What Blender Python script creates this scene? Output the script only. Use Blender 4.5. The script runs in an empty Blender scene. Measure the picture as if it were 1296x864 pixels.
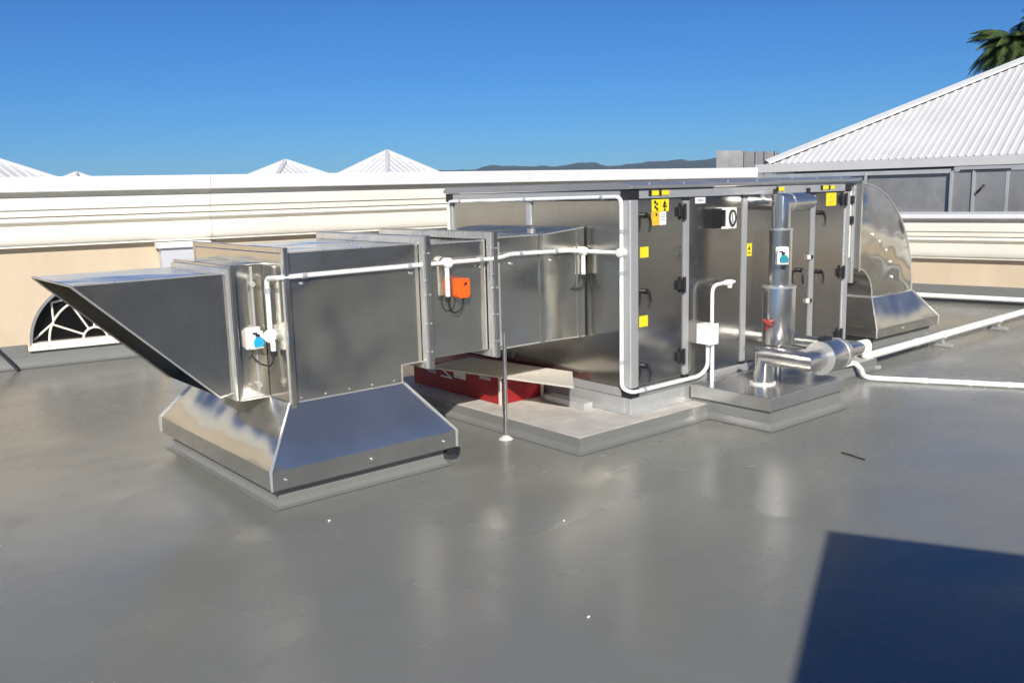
import bpy, bmesh, math, random
from mathutils import Vector, Matrix
random.seed(7)
sc = bpy.context.scene
col = sc.collection
R = math.radians

# ------------------------------------------------------------------ camera
# world frame: X runs along the duct and the air handler, Y away across the roof, Z up
PITCH, ROLL, YAW, EYE = R(9.589), R(-1.472), R(50.263), 1.5
fw = Vector((0, math.cos(PITCH), -math.sin(PITCH)))
rt = Vector((1, 0, 0)); up = rt.cross(fw)
r2 = math.cos(ROLL) * rt + math.sin(ROLL) * up
u2 = -math.sin(ROLL) * rt + math.cos(ROLL) * up
turn = Matrix.Rotation(-(math.pi / 2 - YAW), 3, 'Z')
fw, r2, u2 = turn @ fw, turn @ r2, turn @ u2
cam = bpy.data.objects.new('camera', bpy.data.cameras.new('camera'))
col.objects.link(cam)
m3 = Matrix((r2, u2, -fw)).transposed()
cam.matrix_world = Matrix.Translation((0, 0, EYE)) @ m3.to_4x4()
cam.data.sensor_width = 36.0
cam.data.lens = 36.0 * 1130 / 1296
cam.data.clip_start = 0.05
cam.data.clip_end = 20000
sc.camera = cam

# ------------------------------------------------------------------ sky, sun, exposure
SUN = Vector((-1.0, -1.28, 1.0)).normalized()          # towards the sun, behind the camera
world = bpy.data.worlds.new('World'); sc.world = world; world.use_nodes = True
wn = world.node_tree; wn.nodes.clear()
sky = wn.nodes.new('ShaderNodeTexSky'); sky.sky_type = 'NISHITA'; sky.sun_disc = False
sky.sun_elevation = math.asin(SUN.z); sky.sun_rotation = math.atan2(SUN.x, SUN.y)
sky.altitude = 0; sky.air_density = 1.0; sky.dust_density = 0.0; sky.ozone_density = 6.0
bg = wn.nodes.new('ShaderNodeBackground'); bg.inputs['Strength'].default_value = 0.070
wo = wn.nodes.new('ShaderNodeOutputWorld')
tint = wn.nodes.new('ShaderNodeMix'); tint.data_type = 'RGBA'; tint.blend_type = 'MULTIPLY'; tint.inputs['Factor'].default_value = 1.0
tint.inputs[7].default_value = (0.26, 0.57, 0.93, 1)   # deep clear-air blue, the same in every direction
wn.links.new(sky.outputs[0], tint.inputs[6]); wn.links.new(tint.outputs[2], bg.inputs[0]); wn.links.new(bg.outputs[0], wo.inputs[0])
sd = bpy.data.lights.new('sun', 'SUN'); sd.energy = 4.6; sd.angle = R(0.45); sd.color = (1.0, 0.95, 0.87)
so = bpy.data.objects.new('sun', sd); col.objects.link(so)
so.rotation_euler = (-SUN).to_track_quat('-Z', 'Y').to_euler()
sc.view_settings.view_transform = 'Standard'; sc.view_settings.look = 'None'
sc.view_settings.exposure = 0.4; sc.view_settings.gamma = 1.0
sc.cycles.use_denoising = True
sc.cycles.max_bounces = 10; sc.cycles.glossy_bounces = 6
sc.cycles.sample_clamp_indirect = 40.0
sc.cycles.blur_glossy = 0.1

# ------------------------------------------------------------------ materials
MATS = {}
def new_mat(name):
    m = bpy.data.materials.new(name); m.use_nodes = True
    MATS[name] = m
    nt = m.node_tree
    return m, nt, nt.nodes['Principled BSDF']

def N(nt, kind, **kw):
    n = nt.nodes.new(kind)
    for k, v in kw.items():
        if k in n.inputs: n.inputs[k].default_value = v
        else: setattr(n, k, v)
    return n

def coords(nt, scale=(1, 1, 1)):
    tc = N(nt, 'ShaderNodeTexCoord'); mp = N(nt, 'ShaderNodeMapping')
    mp.inputs['Scale'].default_value = scale
    nt.links.new(tc.outputs['Object'], mp.inputs['Vector'])
    return mp.outputs[0]

def noise(nt, vec, scale, detail=3, rough=0.5):
    n = N(nt, 'ShaderNodeTexNoise'); n.inputs['Scale'].default_value = scale
    n.inputs['Detail'].default_value = detail; n.inputs['Roughness'].default_value = rough
    nt.links.new(vec, n.inputs['Vector'])
    return n.outputs['Fac']

def ramp(nt, fac, stops):
    r = N(nt, 'ShaderNodeValToRGB')
    while len(r.color_ramp.elements) < len(stops): r.color_ramp.elements.new(0.5)
    for e, (p, c) in zip(r.color_ramp.elements, stops):
        e.position = p; e.color = (c[0], c[1], c[2], 1) if not isinstance(c, (int, float)) else (c, c, c, 1)
    nt.links.new(fac, r.inputs[0])
    return r.outputs[0]

def bump(nt, bsdf, h, strength, dist, prev=None):
    b = N(nt, 'ShaderNodeBump'); b.inputs['Strength'].default_value = strength; b.inputs['Distance'].default_value = dist
    nt.links.new(h, b.inputs['Height'])
    if prev: nt.links.new(prev, b.inputs['Normal'])
    nt.links.new(b.outputs[0], bsdf.inputs['Normal'])
    return b.outputs[0]

def plain(name, c, rough=0.5, metal=0.0, var=0.12, scale=6, bmp=0.0, coat=0.0, grime=None):
    m, nt, b = new_mat(name)
    v = coords(nt)
    f = noise(nt, v, scale, 5, 0.6)
    lo = tuple(x * (1 - var) for x in c); hi = tuple(min(1, x * (1 + var)) for x in c)
    cc = ramp(nt, f, [(0.3, lo), (0.7, hi)])
    nt.links.new(cc, b.inputs['Base Color'])
    f2 = noise(nt, v, scale * 5, 3)
    rr = ramp(nt, f2, [(0.3, max(0.03, rough - 0.08)), (0.7, min(1, rough + 0.08))])
    nt.links.new(rr, b.inputs['Roughness'])
    b.inputs['Metallic'].default_value = metal
    if coat: b.inputs['Coat Weight'].default_value = coat
    if bmp: bump(nt, b, f2, 0.4, bmp)
    return m

def sheet_metal(name, c, rough, wave=0.012, wscale=1.6, brush=(22, 22, 1.2), brush_amt=0.05, smear=0.3, metal=0.93):
    """rolled stainless / galvanised sheet: brushed grain, oil-canning, smears"""
    m, nt, b = new_mat(name)
    b.inputs['Metallic'].default_value = metal
    v = coords(nt); vb = coords(nt, brush)
    sm = noise(nt, coords(nt, (1, 1, 0.6)), 2.3, 5, 0.65)
    cc = ramp(nt, sm, [(0.25, tuple(x * (1 - smear * 0.5) for x in c)), (0.6, c), (0.85, tuple(min(1, x * (1 + smear * 0.25)) for x in c))])
    # hand smudges, sealant smears and dust: small dull pale marks
    sg = noise(nt, v, 7.5, 7, 0.72)
    sgf = ramp(nt, sg, [(0.655, 0.0), (0.70, 0.55)])
    mxc = N(nt, 'ShaderNodeMix', data_type='RGBA'); nt.links.new(sgf, mxc.inputs['Factor'])
    nt.links.new(cc, mxc.inputs[6]); mxc.inputs[7].default_value = (0.66, 0.65, 0.62, 1)
    nt.links.new(mxc.outputs[2], b.inputs['Base Color'])
    gr = noise(nt, vb, 1.0, 4, 0.7)
    mx = N(nt, 'ShaderNodeMath', operation='ADD')
    a1 = ramp(nt, gr, [(0.25, rough - brush_amt * 0.5), (0.75, rough + brush_amt * 0.5)])
    a2 = ramp(nt, sm, [(0.3, 0.0), (0.8, 0.08)])
    nt.links.new(a1, mx.inputs[0]); nt.links.new(a2, mx.inputs[1]); mx2 = N(nt, 'ShaderNodeMath', operation='MULTIPLY_ADD'); nt.links.new(sgf, mx2.inputs[0]); mx2.inputs[1].default_value = 0.35
    nt.links.new(mx.outputs[0], mx2.inputs[2]); nt.links.new(mx2.outputs[0], b.inputs['Roughness'])
    w = noise(nt, v, wscale, 1, 0.4)
    bump(nt, b, w, 1.0, wave)
    return m

sheet_metal('stainless_duct', (0.70, 0.67, 0.59), 0.115, wave=0.034, wscale=2.1)
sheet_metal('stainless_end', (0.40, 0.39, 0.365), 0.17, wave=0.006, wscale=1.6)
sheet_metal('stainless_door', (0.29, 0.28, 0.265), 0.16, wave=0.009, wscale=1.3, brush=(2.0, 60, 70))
sheet_metal('stainless_top', (0.62, 0.61, 0.575), 0.17, wave=0.03, wscale=2.4, metal=0.86)
sheet_metal('stainless_skirt', (0.56, 0.55, 0.51), 0.15, wave=0.024, wscale=2.6, metal=0.90)
sheet_metal('stainless_pipe', (0.66, 0.65, 0.62), 0.20, wave=0.006, wscale=5.0, brush=(60, 60, 3.0), metal=0.92)
sheet_metal('glint_edge', (0.64, 0.63, 0.60), 0.26, wave=0.01, wscale=9.0, metal=0.6)  # paler and less metallic: sun glint on edges put into the base colour
sheet_metal('galvanised', (0.56, 0.57, 0.56), 0.38, wave=0.006, wscale=6.0, smear=0.4, metal=0.5)
sheet_metal('aluminium_profile', (0.46, 0.465, 0.46), 0.42, wave=0.002, wscale=8.0, brush=(40, 40, 1.0), smear=0.15, metal=0.45)
sheet_metal('grey_roof_tray', (0.36, 0.365, 0.37), 0.36, wave=0.012, wscale=3.0, metal=0.55)
sheet_metal('stainless_elbow', (0.60, 0.585, 0.55), 0.09, wave=0.04, wscale=2.6, metal=0.97)
sheet_metal('far_unit_metal', (0.33, 0.33, 0.325), 0.42, wave=0.01, wscale=1.6, smear=0.6, metal=0.5)
plain('white_pvc', (0.80, 0.80, 0.77), 0.35, var=0.05, scale=9)
plain('grey_clip', (0.36, 0.37, 0.38), 0.45)
plain('white_plastic', (0.78, 0.77, 0.72), 0.35, var=0.04)
plain('white_label', (0.82, 0.82, 0.80), 0.5, var=0.03)
plain('yellow_label', (0.80, 0.66, 0.02), 0.45, var=0.06)
plain('orange_label', (0.78, 0.46, 0.03), 0.45, var=0.06)
plain('print_black', (0.03, 0.025, 0.02), 0.5)
plain('print_grey', (0.40, 0.40, 0.42), 0.5)
plain('black_plastic', (0.018, 0.018, 0.02), 0.38, var=0.2, scale=12)
plain('black_rubber', (0.014, 0.014, 0.016), 0.7, var=0.2, scale=12)
plain('orange_plastic', (0.86, 0.13, 0.015), 0.35, var=0.05)
plain('blue_plastic', (0.02, 0.36, 0.62), 0.4, var=0.06)
plain('teal_plastic', (0.02, 0.22, 0.26), 0.4, var=0.06)
plain('red_valve', (0.26, 0.035, 0.025), 0.45, var=0.2, scale=30)
plain('red_carton', (0.31, 0.011, 0.015), 0.55, var=0.12, scale=5, bmp=0.004)
plain('cream_board', (0.60, 0.56, 0.48), 0.65, var=0.06, scale=4)
plain('sealant', (0.60, 0.60, 0.57), 0.6, var=0.2, scale=25, bmp=0.004)
plain('white_paint', (0.68, 0.68, 0.67), 0.5, var=0.05, scale=3)
plain('cool_white_paint', (0.50, 0.51, 0.54), 0.5, var=0.03, scale=3)
plain('cream_trim', (0.74, 0.705, 0.61), 0.6, var=0.05, scale=2.0)
plain('roof_white', (0.585, 0.585, 0.575), 0.42, var=0.05, scale=1.2)
plain('window_glass', (0.006, 0.006, 0.006), 0.12, var=0.2)
plain('dark_interior', (0.03, 0.028, 0.025), 0.7, var=0.2)
plain('render_dark', (0.20, 0.20, 0.205), 0.8, var=0.15, scale=1.5)
plain('palm_leaf', (0.055, 0.085, 0.022), 0.5, var=0.4, scale=3)
plain('palm_dead', (0.16, 0.11, 0.05), 0.7, var=0.4, scale=3)
plain('palm_bark', (0.12, 0.09, 0.06), 0.85, var=0.35, scale=9, bmp=0.02)
plain('forest', (0.028, 0.045, 0.032), 0.9, var=0.5, scale=0.02)
plain('town_ground', (0.11, 0.115, 0.09), 0.9, var=0.4, scale=0.03)
plain('concrete', (0.46, 0.43, 0.385), 0.8, var=0.16, scale=7, bmp=0.004)

def render_wall():
    m, nt, b = new_mat('cream_wall')
    v = coords(nt, (1, 1, 0.35))
    f = noise(nt, v, 2.2, 6, 0.62)
    cc = ramp(nt, f, [(0.25, (0.50, 0.405, 0.285)), (0.7, (0.585, 0.475, 0.335))])
    st = ramp(nt, noise(nt, coords(nt, (5, 5, 0.25)), 1.6, 6, 0.7), [(0.30, 0.965), (0.62, 1.0)])
    ml = N(nt, 'ShaderNodeMix', data_type='RGBA', blend_type='MULTIPLY'); ml.inputs['Factor'].default_value = 1.0
    nt.links.new(cc, ml.inputs[6]); nt.links.new(st, ml.inputs[7])
    nt.links.new(ml.outputs[2], b.inputs['Base Color']); b.inputs['Roughness'].default_value = 0.8
    bump(nt, b, noise(nt, coords(nt), 90, 3), 0.25, 0.003)
render_wall()

def membrane(name, c0, c1, rough):
    """grey liquid-applied roof coating: satin, slightly ponded, scuffed"""
    m, nt, b = new_mat(name)
    v = coords(nt)
    f = noise(nt, v, 0.55, 6, 0.6)
    f2 = noise(nt, v, 7.0, 6, 0.7)
    mixf = N(nt, 'ShaderNodeMath', operation='MULTIPLY_ADD')
    nt.links.new(f2, mixf.inputs[0]); mixf.inputs[1].default_value = 0.14; nt.links.new(f, mixf.inputs[2])
    cc = ramp(nt, mixf.outputs[0], [(0.30, c0), (0.85, c1)])
    # small pale scuffs and specks
    sp = N(nt, 'ShaderNodeTexVoronoi'); sp.inputs['Scale'].default_value = 5.0; nt.links.new(v, sp.inputs['Vector'])
    spk = ramp(nt, sp.outputs['Distance'], [(0.012, 1.0), (0.022, 0.0)])
    gate = ramp(nt, noise(nt, v, 0.9, 2), [(0.56, 0.0), (0.60, 1.0)])
    mm = N(nt, 'ShaderNodeMath', operation='MULTIPLY'); nt.links.new(spk, mm.inputs[0]); nt.links.new(gate, mm.inputs[1])
    mc = N(nt, 'ShaderNodeMix', data_type='RGBA'); nt.links.new(mm.outputs[0], mc.inputs['Factor'])
    nt.links.new(cc, mc.inputs[6]); mc.inputs[7].default_value = (0.5, 0.5, 0.48, 1)
    tide = noise(nt, v, 0.75, 4, 0.55)
    tr = ramp(nt, tide, [(0.0, 1.0), (0.46, 1.0), (0.50, 0.975), (0.53, 1.01), (0.60, 1.0), (1.0, 1.0)])
    scf = ramp(nt, noise(nt, coords(nt, (1.2, 5, 1)), 1.2, 4, 0.55), [(0.55, 1.0), (0.75, 1.035)])
    t1 = N(nt, 'ShaderNodeMix', data_type='RGBA', blend_type='MULTIPLY'); t1.inputs['Factor'].default_value = 1.0
    t2 = N(nt, 'ShaderNodeMix', data_type='RGBA', blend_type='MULTIPLY'); t2.inputs['Factor'].default_value = 1.0
    nt.links.new(mc.outputs[2], t1.inputs[6]); nt.links.new(tr, t1.inputs[7])
    nt.links.new(t1.outputs[2], t2.inputs[6]); nt.links.new(scf, t2.inputs[7])
    nt.links.new(t2.outputs[2], b.inputs['Base Color'])
    rr = ramp(nt, noise(nt, coords(nt, (1.0, 1.6, 1)), 1.1, 4, 0.55), [(0.3, rough - 0.06), (0.72, rough + 0.12)])
    rs = N(nt, 'ShaderNodeMath', operation='MULTIPLY_ADD'); nt.links.new(ramp(nt, tide, [(0.46, 0.0), (0.50, 1.0)]), rs.inputs[0]); rs.inputs[1].default_value = 0.05
    nt.links.new(rr, rs.inputs[2]); nt.links.new(rs.outputs[0], b.inputs['Roughness'])
    b.inputs['IOR'].default_value = 1.52
    w = noise(nt, v, 1.1, 2, 0.5)
    n1 = bump(nt, b, w, 1.0, 0.010)
    n2 = bump(nt, b, noise(nt, v, 6, 2, 0.45), 0.35, 0.0012, n1)
    return m
membrane('roof_membrane', (0.178, 0.179, 0.158), (0.212, 0.211, 0.184), 0.205)
membrane('curb_membrane', (0.150, 0.152, 0.144), (0.195, 0.196, 0.184), 0.34)

# ------------------------------------------------------------------ mesh helpers
ORG = {}
class MB:
    def __init__(s): s.v = []; s.f = []; s.sm = []
    def add(s, vs, fs, smooth=False):
        b = len(s.v); s.v += [tuple(p) for p in vs]
        for f in fs: s.f.append([i + b for i in f]); s.sm.append(smooth)
        return s
    def box(s, x0, x1, y0, y1, z0, z1):
        return s.add([(x0,y0,z0),(x1,y0,z0),(x1,y1,z0),(x0,y1,z0),(x0,y0,z1),(x1,y0,z1),(x1,y1,z1),(x0,y1,z1)],
              [(0,3,2,1),(4,5,6,7),(0,1,5,4),(1,2,6,5),(2,3,7,6),(3,0,4,7)])
    def prism(s, poly, axis, lo, hi):
        """poly: 2D points; axis 'x': (y,z), 'y': (x,z), 'z': (x,y)"""
        def mk(p, t): return {'x': (t, p[0], p[1]), 'y': (p[0], t, p[1]), 'z': (p[0], p[1], t)}[axis]
        n = len(poly)
        vs = [mk(p, lo) for p in poly] + [mk(p, hi) for p in poly]
        fs = [tuple(range(n))[::-1], tuple(range(n, 2 * n))] + [(i, (i + 1) % n, n + (i + 1) % n, n + i) for i in range(n)]
        return s.add(vs, fs)
    def tube(s, path, r, n=14, caps=True):
        path = [Vector(p) for p in path]; rings = []
        ref = None
        for i, p in enumerate(path):
            a = path[max(0, i - 1)]; c = path[min(len(path) - 1, i + 1)]
            t = (c - a).normalized()
            if i not in (0, len(path) - 1):
                t1 = (p - a).normalized(); t2 = (c - p).normalized(); t = (t1 + t2).normalized()
                k = 1.0 / max(0.35, t.dot(t1))
            else: k = 1.0
            if ref is None:
                ref = Vector((0, 0, 1)) if abs(t.z) < 0.9 else Vector((1, 0, 0))
            x = (ref - t * ref.dot(t)).normalized(); y = t.cross(x); ref = x
            bend = None
            if k > 1.001:
                bend = (t2 - t1); bend = bend.normalized()
            ring = []
            for j in range(n):
                d = x * math.cos(2 * math.pi * j / n) + y * math.sin(2 * math.pi * j / n)
                if bend is not None: d = d + bend * d.dot(bend) * (k - 1)
                rr = r[i] if isinstance(r, (list, tuple)) else r
                ring.append(p + d * rr)
            rings.append(ring)
        b = len(s.v)
        for ring in rings: s.v += [tuple(q) for q in ring]
        for i in range(len(rings) - 1):
            for j in range(n):
                k = (j + 1) % n
                s.f.append([b + i*n + j, b + i*n + k, b + (i+1)*n + k, b + (i+1)*n + j]); s.sm.append(True)
        if caps:
            s.f.append([b + j for j in range(n)][::-1]); s.sm.append(False)
            s.f.append([b + (len(rings) - 1)*n + j for j in range(n)]); s.sm.append(False)
        return s
    def cyl(s, a, b, r, n=20): return s.tube([a, b], r, n)
    def build(s, name, mat, parent=None, bevel=0, seg=2, origin=None):
        me = bpy.data.meshes.new(name)
        o = Vector((0, 0, 0))
        if parent is not None: o = Vector(ORG.get(parent.name, (0, 0, 0)))
        if origin is not None: o = Vector(origin)
        me.from_pydata([tuple(Vector(p) - o) for p in s.v], [], s.f)
        me.update()
        for p, q in zip(me.polygons, s.sm): p.use_smooth = q
        bm = bmesh.new(); bm.from_mesh(me)
        bmesh.ops.recalc_face_normals(bm, faces=bm.faces)
        if bevel:
            es = [e for e in bm.edges if len(e.link_faces) == 2 and e.calc_face_angle(0) > 0.5]
            bmesh.ops.bevel(bm, geom=es, offset=bevel, segments=seg, affect='EDGES', profile=0.6)
        bm.to_mesh(me); bm.free()
        if any(s.sm): me.set_sharp_from_angle(angle=R(29 if bevel else 50))
        me.materials.append(MATS[mat])
        ob = bpy.data.objects.new(name, me); col.objects.link(ob)
        if parent is not None:
            ob.parent = parent; ORG[ob.name] = tuple(ORG.get(parent.name, (0, 0, 0)))
        else:
            ob.location = o; ORG[ob.name] = tuple(o)
        return ob

def thing(name, label, cat, loc=(0, 0, 0), rz=0, group=None, local=False):
    o = bpy.data.objects.new(name, None); col.objects.link(o)
    o.empty_display_size = 0.1
    o.location = loc; o.rotation_euler = (0, 0, rz)
    o['label'] = label; o['category'] = cat
    if group: o['group'] = group
    ORG[o.name] = (0, 0, 0) if local else tuple(loc)
    return o
def tag(o, label, cat, group=None):
    o['label'] = label; o['category'] = cat
    if group: o['group'] = group
    return o
def struct(o): o['kind'] = 'structure'; return o
def fillet(pts, rad, seg=5):
    pts = [Vector(p) for p in pts]; out = [pts[0]]
    for i in range(1, len(pts) - 1):
        a, p, c = pts[i - 1], pts[i], pts[i + 1]
        d1 = (a - p); d2 = (c - p); r = min(rad, d1.length * 0.48, d2.length * 0.48)
        s = p + d1.normalized() * r; e = p + d2.normalized() * r
        for k in range(seg + 1):
            t = k / seg
            out.append(s * (1 - t) ** 2 + p * 2 * t * (1 - t) + e * t * t)
    out.append(pts[-1]); return out
def lerp(a, b, t): return tuple(x + (y - x) * t for x, y in zip(a, b))

# ================================================================== THE SETTING
# far ground, hills
o = struct(MB().add([(-4100,-4100,-7),(4100,-4100,-7),(4100,4100,-7),(-4100,4100,-7)], [(0,1,2,3)]).build('ground', 'town_ground'))
def hills():
    prof = [(20,.020),(28,.030),(33,.0327),(37.4,.0296),(39.5,.0274),(42.5,.0256),(46,.0264),(49.4,.0263),(52.4,.0259),(54.6,.0226),(58,.0175),(64,.012),(75,.008),(95,.004)]
    def h(az):
        for (a, p), (b, q) in zip(prof, prof[1:]):
            if a <= az <= b:
                t = (az - a) / (b - a); t = t * t * (3 - 2 * t); return p + (q - p) * t
        return 0.004
    mb = MB(); rows = [(2300, 0.0), (2600, .30), (2900, .52), (3200, .78), (3500, 1.0), (3900, .75)]
    n = 240; vs = []
    rnd = random.Random(3); ph = [rnd.uniform(0, 6.28) for _ in range(30)]
    for d, k in rows:
        for i in range(n + 1):
            az = 20 + 75 * i / n
            z = -7 + (h(az) * 3500 + 8) * k
            wob = sum(math.sin(az * f + ph[q] + d * .01) / f for q, f in enumerate((1.3, 2.1, 3.7, 5.9, 9.1, 14, 23)))
            z += wob * 6 * k + (rnd.uniform(-1.2, 1.2) if k > .2 else 0)
            vs.append((d * math.cos(R(az)), d * math.sin(R(az)), z))
    fs = [(r*(n+1)+i, r*(n+1)+i+1, (r+1)*(n+1)+i+1, (r+1)*(n+1)+i) for r in range(len(rows)-1) for i in range(n)]
    return struct(mb.add(vs, fs, True).build('hills', 'forest'))
hills()

# roof deck we stand on: a polygon up to the two parapets, gently dished
WA, RA = R(-9.11), R(279.65)
PW, PR = Vector((1.53, 9.15, 0)), Vector((11.143, 5.303, 0))
def deck():
    mb = MB()
    poly = [(-14, -16), (13.4, -16), (13.55, -8.6), (10.72, 7.7), (-14, 11.65)]
    vs = [(x, y, 0.0) for x, y in poly] + [(x, y, -7) for x, y in poly]
    n = len(poly)
    mb.add(vs, [tuple(range(n))] + [(i, (i+1) % n, n + (i+1) % n, n + i) for i in range(n)])
    return struct(mb.build('roof_deck', 'roof_membrane'))
deck()
# lower roof beyond the right-hand parapet
def side_deck():
    a = Vector((math.cos(RA), math.sin(RA), 0)); b = Vector((-math.sin(RA), math.cos(RA), 0))
    P = lambda u, v, z: tuple(PR + a * u + b * v + Vector((0, 0, z)))
    mb = MB(); c = [(-3, .35), (16, .35), (16, 5.6), (-9, 5.6), (-9, 2.2)]
    mb.add([P(u, v, -0.05) for u, v in c] + [P(u, v, -7) for u, v in c], [(0,1,2,3,4)] + [(i, (i+1) % 5, 5 + (i+1) % 5, 5 + i) for i in range(5)])
    return struct(mb.build('side_roof_deck', 'roof_membrane'))
side_deck()

# ------------------------------------------------------------------ parapets with cornice
def parapet(label, loc, rz, x0, x1, dz, win=None, seams=()):
    """local x along the wall, -y towards the roof deck"""
    w = thing('parapet_wall', label, 'wall', loc, rz, local=True)
    zc = 1.10 + dz                                     # underside of cornice
    th = 0.30
    mb = MB()
    if win:
        cx, cz, rad = win
        n = 24
        arc = [(cx - rad * math.cos(math.pi * i / n), cz + rad * math.sin(math.pi * i / n)) for i in range(n + 1)]
        mb.box(x0, cx - rad, 0, th, 0, zc); mb.box(cx + rad, x1, 0, th, 0, zc); mb.box(cx - rad, cx + rad, 0, th, 0, cz)
        for (xa, za), (xb, zb) in zip(arc, arc[1:]):
            mb.add([(xa, 0, za), (xb, 0, zb), (xb, 0, zc), (xa, 0, zc), (xa, th, za), (xb, th, zb), (xb, th, zc), (xa, th, zc)],
                   [(0,1,2,3), (7,6,5,4), (0,4,5,1)])
    else:
        mb.box(x0, x1, 0, th, 0, zc)
    mb.build('wall', 'cream_wall', w)
    up_h = 0.21
    # waterproofed upstand with a cove at the floor
    prof = [(-0.085, 0.004), (-0.045, 0.018), (-0.026, 0.05), (-0.018, 0.09), (-0.014, up_h), (0.0, up_h + .004), (0.0, 0.004)]
    if win:
        a, b = win[0] - win[2] - .03, win[0] + win[2] + .03
        MB().prism(prof, 'x', x0, a).prism(prof, 'x', b, x1).prism([(y, min(z, .148)) for y, z in prof[:5]] + [(0, .148), (0, .004)], 'x', a, b).build('upstand', 'curb_membrane', w)
    else:
        MB().prism(prof, 'x', x0, x1).build('upstand', 'curb_membrane', w)
    def strip(name, pts, mat='cream_trim', smooth=False):
        cuts = [x0] + list(seams) + [x1]
        for a, b in zip(cuts, cuts[1:]):
            MB().prism([(y, z + dz) for y, z in pts], 'x', a, b - (0.004 if b != x1 else 0)).build(name, mat, w)
    th2 = .30
    ov = [(th2, 1.10), (-.072, 1.10)] + [(-.072 - .038 * math.sin(t * math.pi / 2), 1.118 + .10 * (1 - math.cos(t * math.pi / 2))) for t in (0, .2, .4, .6, .8, 1)] + [(-.112, 1.278), (th2, 1.278)]
    strip('ovolo_moulding', ov)
    strip('fillet_moulding', [(th2, 1.278), (-.085, 1.278), (-.085, 1.296), (th2, 1.296)])
    roll = [(th2, 1.296)] + [(-.092 - .042 * math.sin(math.pi * t), 1.296 + .078 * t) for t in (0, .12, .25, .4, .5, .6, .75, .88, 1)] + [(th2, 1.374)]
    strip('roll_moulding', roll)
    strip('band_moulding', [(th2, 1.374), (-.128, 1.374), (-.132, 1.436), (th2, 1.436)])
    strip('fascia', [(th2, 1.436), (-.148, 1.4365), (-.148, 1.441), (-.150, 1.540), (th2, 1.540)])
    strip('soffit', [(th2, 1.540), (-.125, 1.540), (-.125, 1.592), (th2, 1.592)])
    top = 1.725 if dz > -.3 else 1.64
    strip('capping', [(th2 + .12, 1.592), (-.215, 1.592), (-.218, 1.598), (-.218, top - .01), (-.208, top), (th2 + .12, top + .012)], 'white_paint')
    return w
WIN = (0.82, 0.205, 0.56)
pw = parapet('long cream parapet wall with moulded cornice and half-round window', PW, WA, -15.0, 9.33, 0.0, WIN, (-6.2, -1.9, 1.95, 5.6))
pr = parapet('low cream parapet wall with cornice, behind the curved elbow duct', PR, RA, -2.42, 14.2, -0.56, None, (3.2, 8.0))

# half-round window, a part of the wall
def fanlight(w):
    cx, cz, rad = WIN
    g = MB(); n = 24
    arc = [(cx - rad * .97 * math.cos(math.pi * i / n), cz + rad * .97 * math.sin(math.pi * i / n)) for i in range(n + 1)]
    wdw = MB().prism(arc, 'y', .085, .095).build('window', 'window_glass', w)
    MB().box(cx - rad, cx + rad, .27, .29, cz, cz + rad).build('backing', 'dark_interior', wdw)
    def bar(name, pts, r, y=.07, mat='cream_trim'):
        return MB().tube([(x, y, z) for x, z in pts], r, 8).build(name, mat, wdw)
    ring = lambda rr, a0, a1, k=20: [(cx - rr * math.cos(a0 + (a1 - a0) * i / k), cz + rr * math.sin(a0 + (a1 - a0) * i / k)) for i in range(k + 1)]
    # casing round the arch, proud of the render
    mb = MB(); o_, i_ = ring(rad + .004, 0, math.pi, 28), ring(rad - .022, 0, math.pi, 28)
    for k in range(28):
        q = [o_[k], o_[k+1], i_[k+1], i_[k]]
        mb.prism(q, 'y', -.016, .085)
    mb.build('frame', 'render_dark', wdw)
    bar('glazing_bar', ring(.105, 0, math.pi, 14), .011)
    bar('glazing_bar', ring(.395, 0, math.pi, 24), .011)
    for k, a in enumerate((25, 62, 90, 118, 155)):
        a = R(a); r1 = .39 if k in (0, 4, 2) else .39
        bar('glazing_bar', [(cx - .105 * math.cos(a), cz + .105 * math.sin(a)), (cx - r1 * math.cos(a), cz + r1 * math.sin(a))], .010)
    for s in (-1, 1):
        e = (cx + s * .39 * math.cos(R(28)), cz + .39 * math.sin(R(28)))
        bar('glazing_bar', [e, (cx + s * .525 * math.cos(R(4)), cz + .525 * math.sin(R(4)))], .010)
        bar('glazing_bar', [e, (e[0], cz + .37)], .010)
        bar('glazing_bar', [(e[0], cz + .37), (cx + s * .20, cz + .40)], .010)
    MB().box(cx - rad - .02, cx + rad + .02, -.055, .09, cz - .052, cz - .022).build('sill', 'cream_trim', wdw, .004)
    MB().box(cx - rad + .01, cx + rad - .01, -.02, .085, cz - .022, cz + .012).build('bottom_rail', 'cream_trim', wdw, .003)
fanlight(pw)
# pier against the long wall
def local_thing(name, label, cat, base, rz): return thing(name, label, cat, base, rz, local=True)
ex = Vector((math.cos(WA), math.sin(WA), 0)); ey = Vector((-math.sin(WA), math.cos(WA), 0))
pier = local_thing('pier', 'pale grey-white square pier with flat cap against the cream wall', 'pier', PW + ex * 1.66 - ey * .002, WA)
MB().box(-.215, .215, -.17, -.03, .21, 1.038).build('shaft', 'cool_white_paint', pier, .004)
MB().box(-.235, .235, -.19, -.03, .005, .21).build('base', 'curb_membrane', pier, .006)
MB().box(-.25, .25, -.205, -.03, 1.038, 1.092).build('cap', 'white_paint', pier, .004)

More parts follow.
